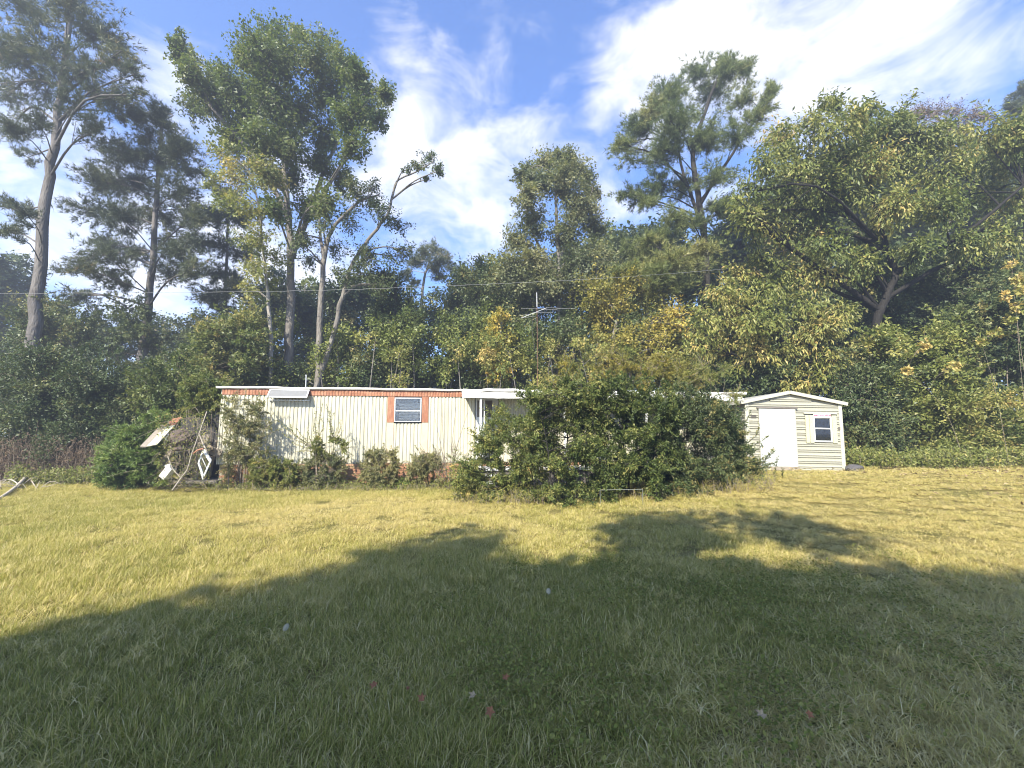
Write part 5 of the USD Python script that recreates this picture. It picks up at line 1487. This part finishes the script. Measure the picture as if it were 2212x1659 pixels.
# edging strip along the foot of the wall
e0, e1 = A + EX * 2.6 - EY * .72, A + EX * 8.4 - EY * .72
ed = []
for k in range(8):
    a, b = e0 + (e1 - e0) * k / 8, e0 + (e1 - e0) * (k + 1) / 8
    zz = float(gz(*(a[:2] + b[:2]) / 2))
    mm = cbox(0, np.linalg.norm(b - a) - .02, -.10, .10, -.05, .075, .012)
    mm.apply_transform(trimesh.transformations.rotation_matrix(YAW + rng_t.normal(0, .01), [0, 0, 1]))
    mm.apply_translation([a[0], a[1], zz])
    ed.append(mm)
xk = UsdGeom.Xform.Define(stage, numbered('concrete_edging')).GetPrim()
tag(xk, kind='structure')
for mm in ed:
    obj('kerb_block', mm, look('chip_pale'), xk)
# dark rocks by the shed corner
for k, (x, y, s, lab) in enumerate(((1847, 1018, .17, 'blackish lump of stone lying east of the shed corner'), (1822, 1014, .08, 'small dark stone touching the east corner of the shed'))):
    q = G(x, y)
    m = trimesh.creation.icosphere(3, 1.0)
    m.vertices *= (1 + .5 * (meshkit.fbm(m.vertices * 2.3 + k * 7, 3, 3) - .5))[:, None]
    m.apply_scale([s * 1.5, s, s * .8])
    tag(obj('dark_rock', m.apply_translation([q[0], q[1], q[2] + s * .4]), look('rock_dark'), smooth=True), lab, 'rock')
# pale chips in the grass
for x, y, s, lab in ((616, 1391, .042, 'pale oval stone lying in the shaded grass west of centre'), (1185, 1306, .045, 'pale flat chip lying in the clover near the middle of the lawn')):
    q = G(x, y)
    m = trimesh.creation.icosphere(3, 1.0)
    m.vertices *= (1 + .3 * (meshkit.fbm(m.vertices * 1.7 + x, 3, 3) - .5))[:, None]
    m.apply_scale([s * .5, s * .72, s * .3])
    m.apply_transform(trimesh.transformations.rotation_matrix(.7, [1, .3, 0]))
    tag(obj('pale_stone', m.apply_translation([q[0], q[1], q[2] + .125]), look('chip_pale'), smooth=True), lab, 'stone')


def star_leaf(r, rng, lobes=5):
    a = np.linspace(-2.4, 2.4, lobes)
    pts = []
    for k, t in enumerate(a):
        pts.append((t, r * (1 - .25 * abs(t) / 2.4)))
        if k < lobes - 1:
            pts.append(((t + a[k + 1]) / 2, r * .42))
    ring = np.array([(math.sin(t) * q, math.cos(t) * q, 0) for t, q in pts] + [(-.004, -r * .55, 0), (.004, -r * .55, 0)][:1])
    ring[:, 2] = .35 * np.abs(ring[:, 0]) + rng.normal(0, r * .10, len(ring))
    v = np.vstack([[0, 0, -.004], ring])
    f = [[0, 1 + k, 1 + (k + 1) % len(ring)] for k in range(len(ring))]
    return v, np.array(f)


for x, y, r, mat, lab in ((806, 1529, .055, 'leaf_red', 'pinkish star-shaped fallen leaf furthest to the west in the shaded grass'), (910, 1561, .055, 'leaf_red', 'pinkish fallen leaf lying next to a small dark leaf'), (880, 1536, .03, 'leaf_red', 'small dark curled fallen leaf'),
                          (1092, 1511, .055, 'leaf_red', 'rust-red fallen leaf standing up in the grass beyond the other leaves'), (1058, 1592, .06, 'leaf_red', 'rosy star-shaped fallen leaf nearest the photographer'), (1021, 1553, .05, 'leaf_tan', 'pale tan curled fallen leaf in the shaded grass'),
                          (1648, 1600, .06, 'leaf_tan', 'brownish star-shaped leaf fallen on the straw grass'), (1753, 1599, .045, 'leaf_red', 'dull brown leaf fallen on the straw grass east of the star-shaped one')):
    q = G(x, y)
    v, f = star_leaf(r * .62, rng_t)
    m = trimesh.Trimesh(v, f, process=False)
    m.apply_transform(trimesh.transformations.rotation_matrix(rng_t.uniform(0, 6.28), [0, 0, 1]))
    m.apply_transform(trimesh.transformations.rotation_matrix(rng_t.uniform(.3, .8), [1, 0, 0]))
    tag(obj('fallen_leaf', m.apply_translation([q[0], q[1], q[2] + .13]), look(mat)), lab, 'leaf')
# dry leaves littered over the lawn by the shed and the thicket
n = 2600
xs, ys = rng_t.uniform(6.5, 17.5, n), rng_t.uniform(7.5, 14.5, n)
keep = (rng_t.random(n) < np.clip((xs - 5) / 8 * (ys - 6) / 6, .05, 1)) & ~((xs > S0[0] - .1) & (xs < S0[0] + SW + .1) & (ys > SY - .05))
xs, ys = xs[keep], ys[keep]
pos = np.stack([xs, ys, gz(xs, ys) + rng_t.uniform(.03, .09, len(xs))], 1)
v, f, ti = leaves(rng_t, pos, unit(np.c_[rng_t.normal(0, 1, (len(xs), 2)), rng_t.normal(0, .25, len(xs))]), unit(np.c_[rng_t.normal(0, .35, (len(xs), 2)), np.ones(len(xs))]), .10, .055, tint=rng_t.uniform(.0, 1.05, len(xs)))
leafy('leaf_litter_look', [(0, (.11, .075, .04)), (.5, (.24, .175, .085)), (1, (.40, .32, .16))], trans=.15, rough=.7)
tag(obj('leaf_litter', (v, f), look('leaf_litter_look'), tint=ti), 'dry fallen leaves littering the lawn east of the shed', 'fallen leaves', kind='stuff')
# ------------------------------------------------------------------ soft humid air
n_air = usdkit.material(stage, look('air'), {"v": ("principled_volume", {"color": (0.9, 0.92, 0.95), "density": 0.0028, "anisotropy": 0.3})}, [], volume="v.volume")
tag(obj('haze', box(-760, 760, -760, 960, -3, 40), n_air), kind='stuff')
import os
if os.environ.get('SHOWCNT'):
    print("foliage and wood triangles:", TRIS[0])
    for c in sorted(CNT, key=lambda c: -c[0]-c[1])[:40]:
        print(c)
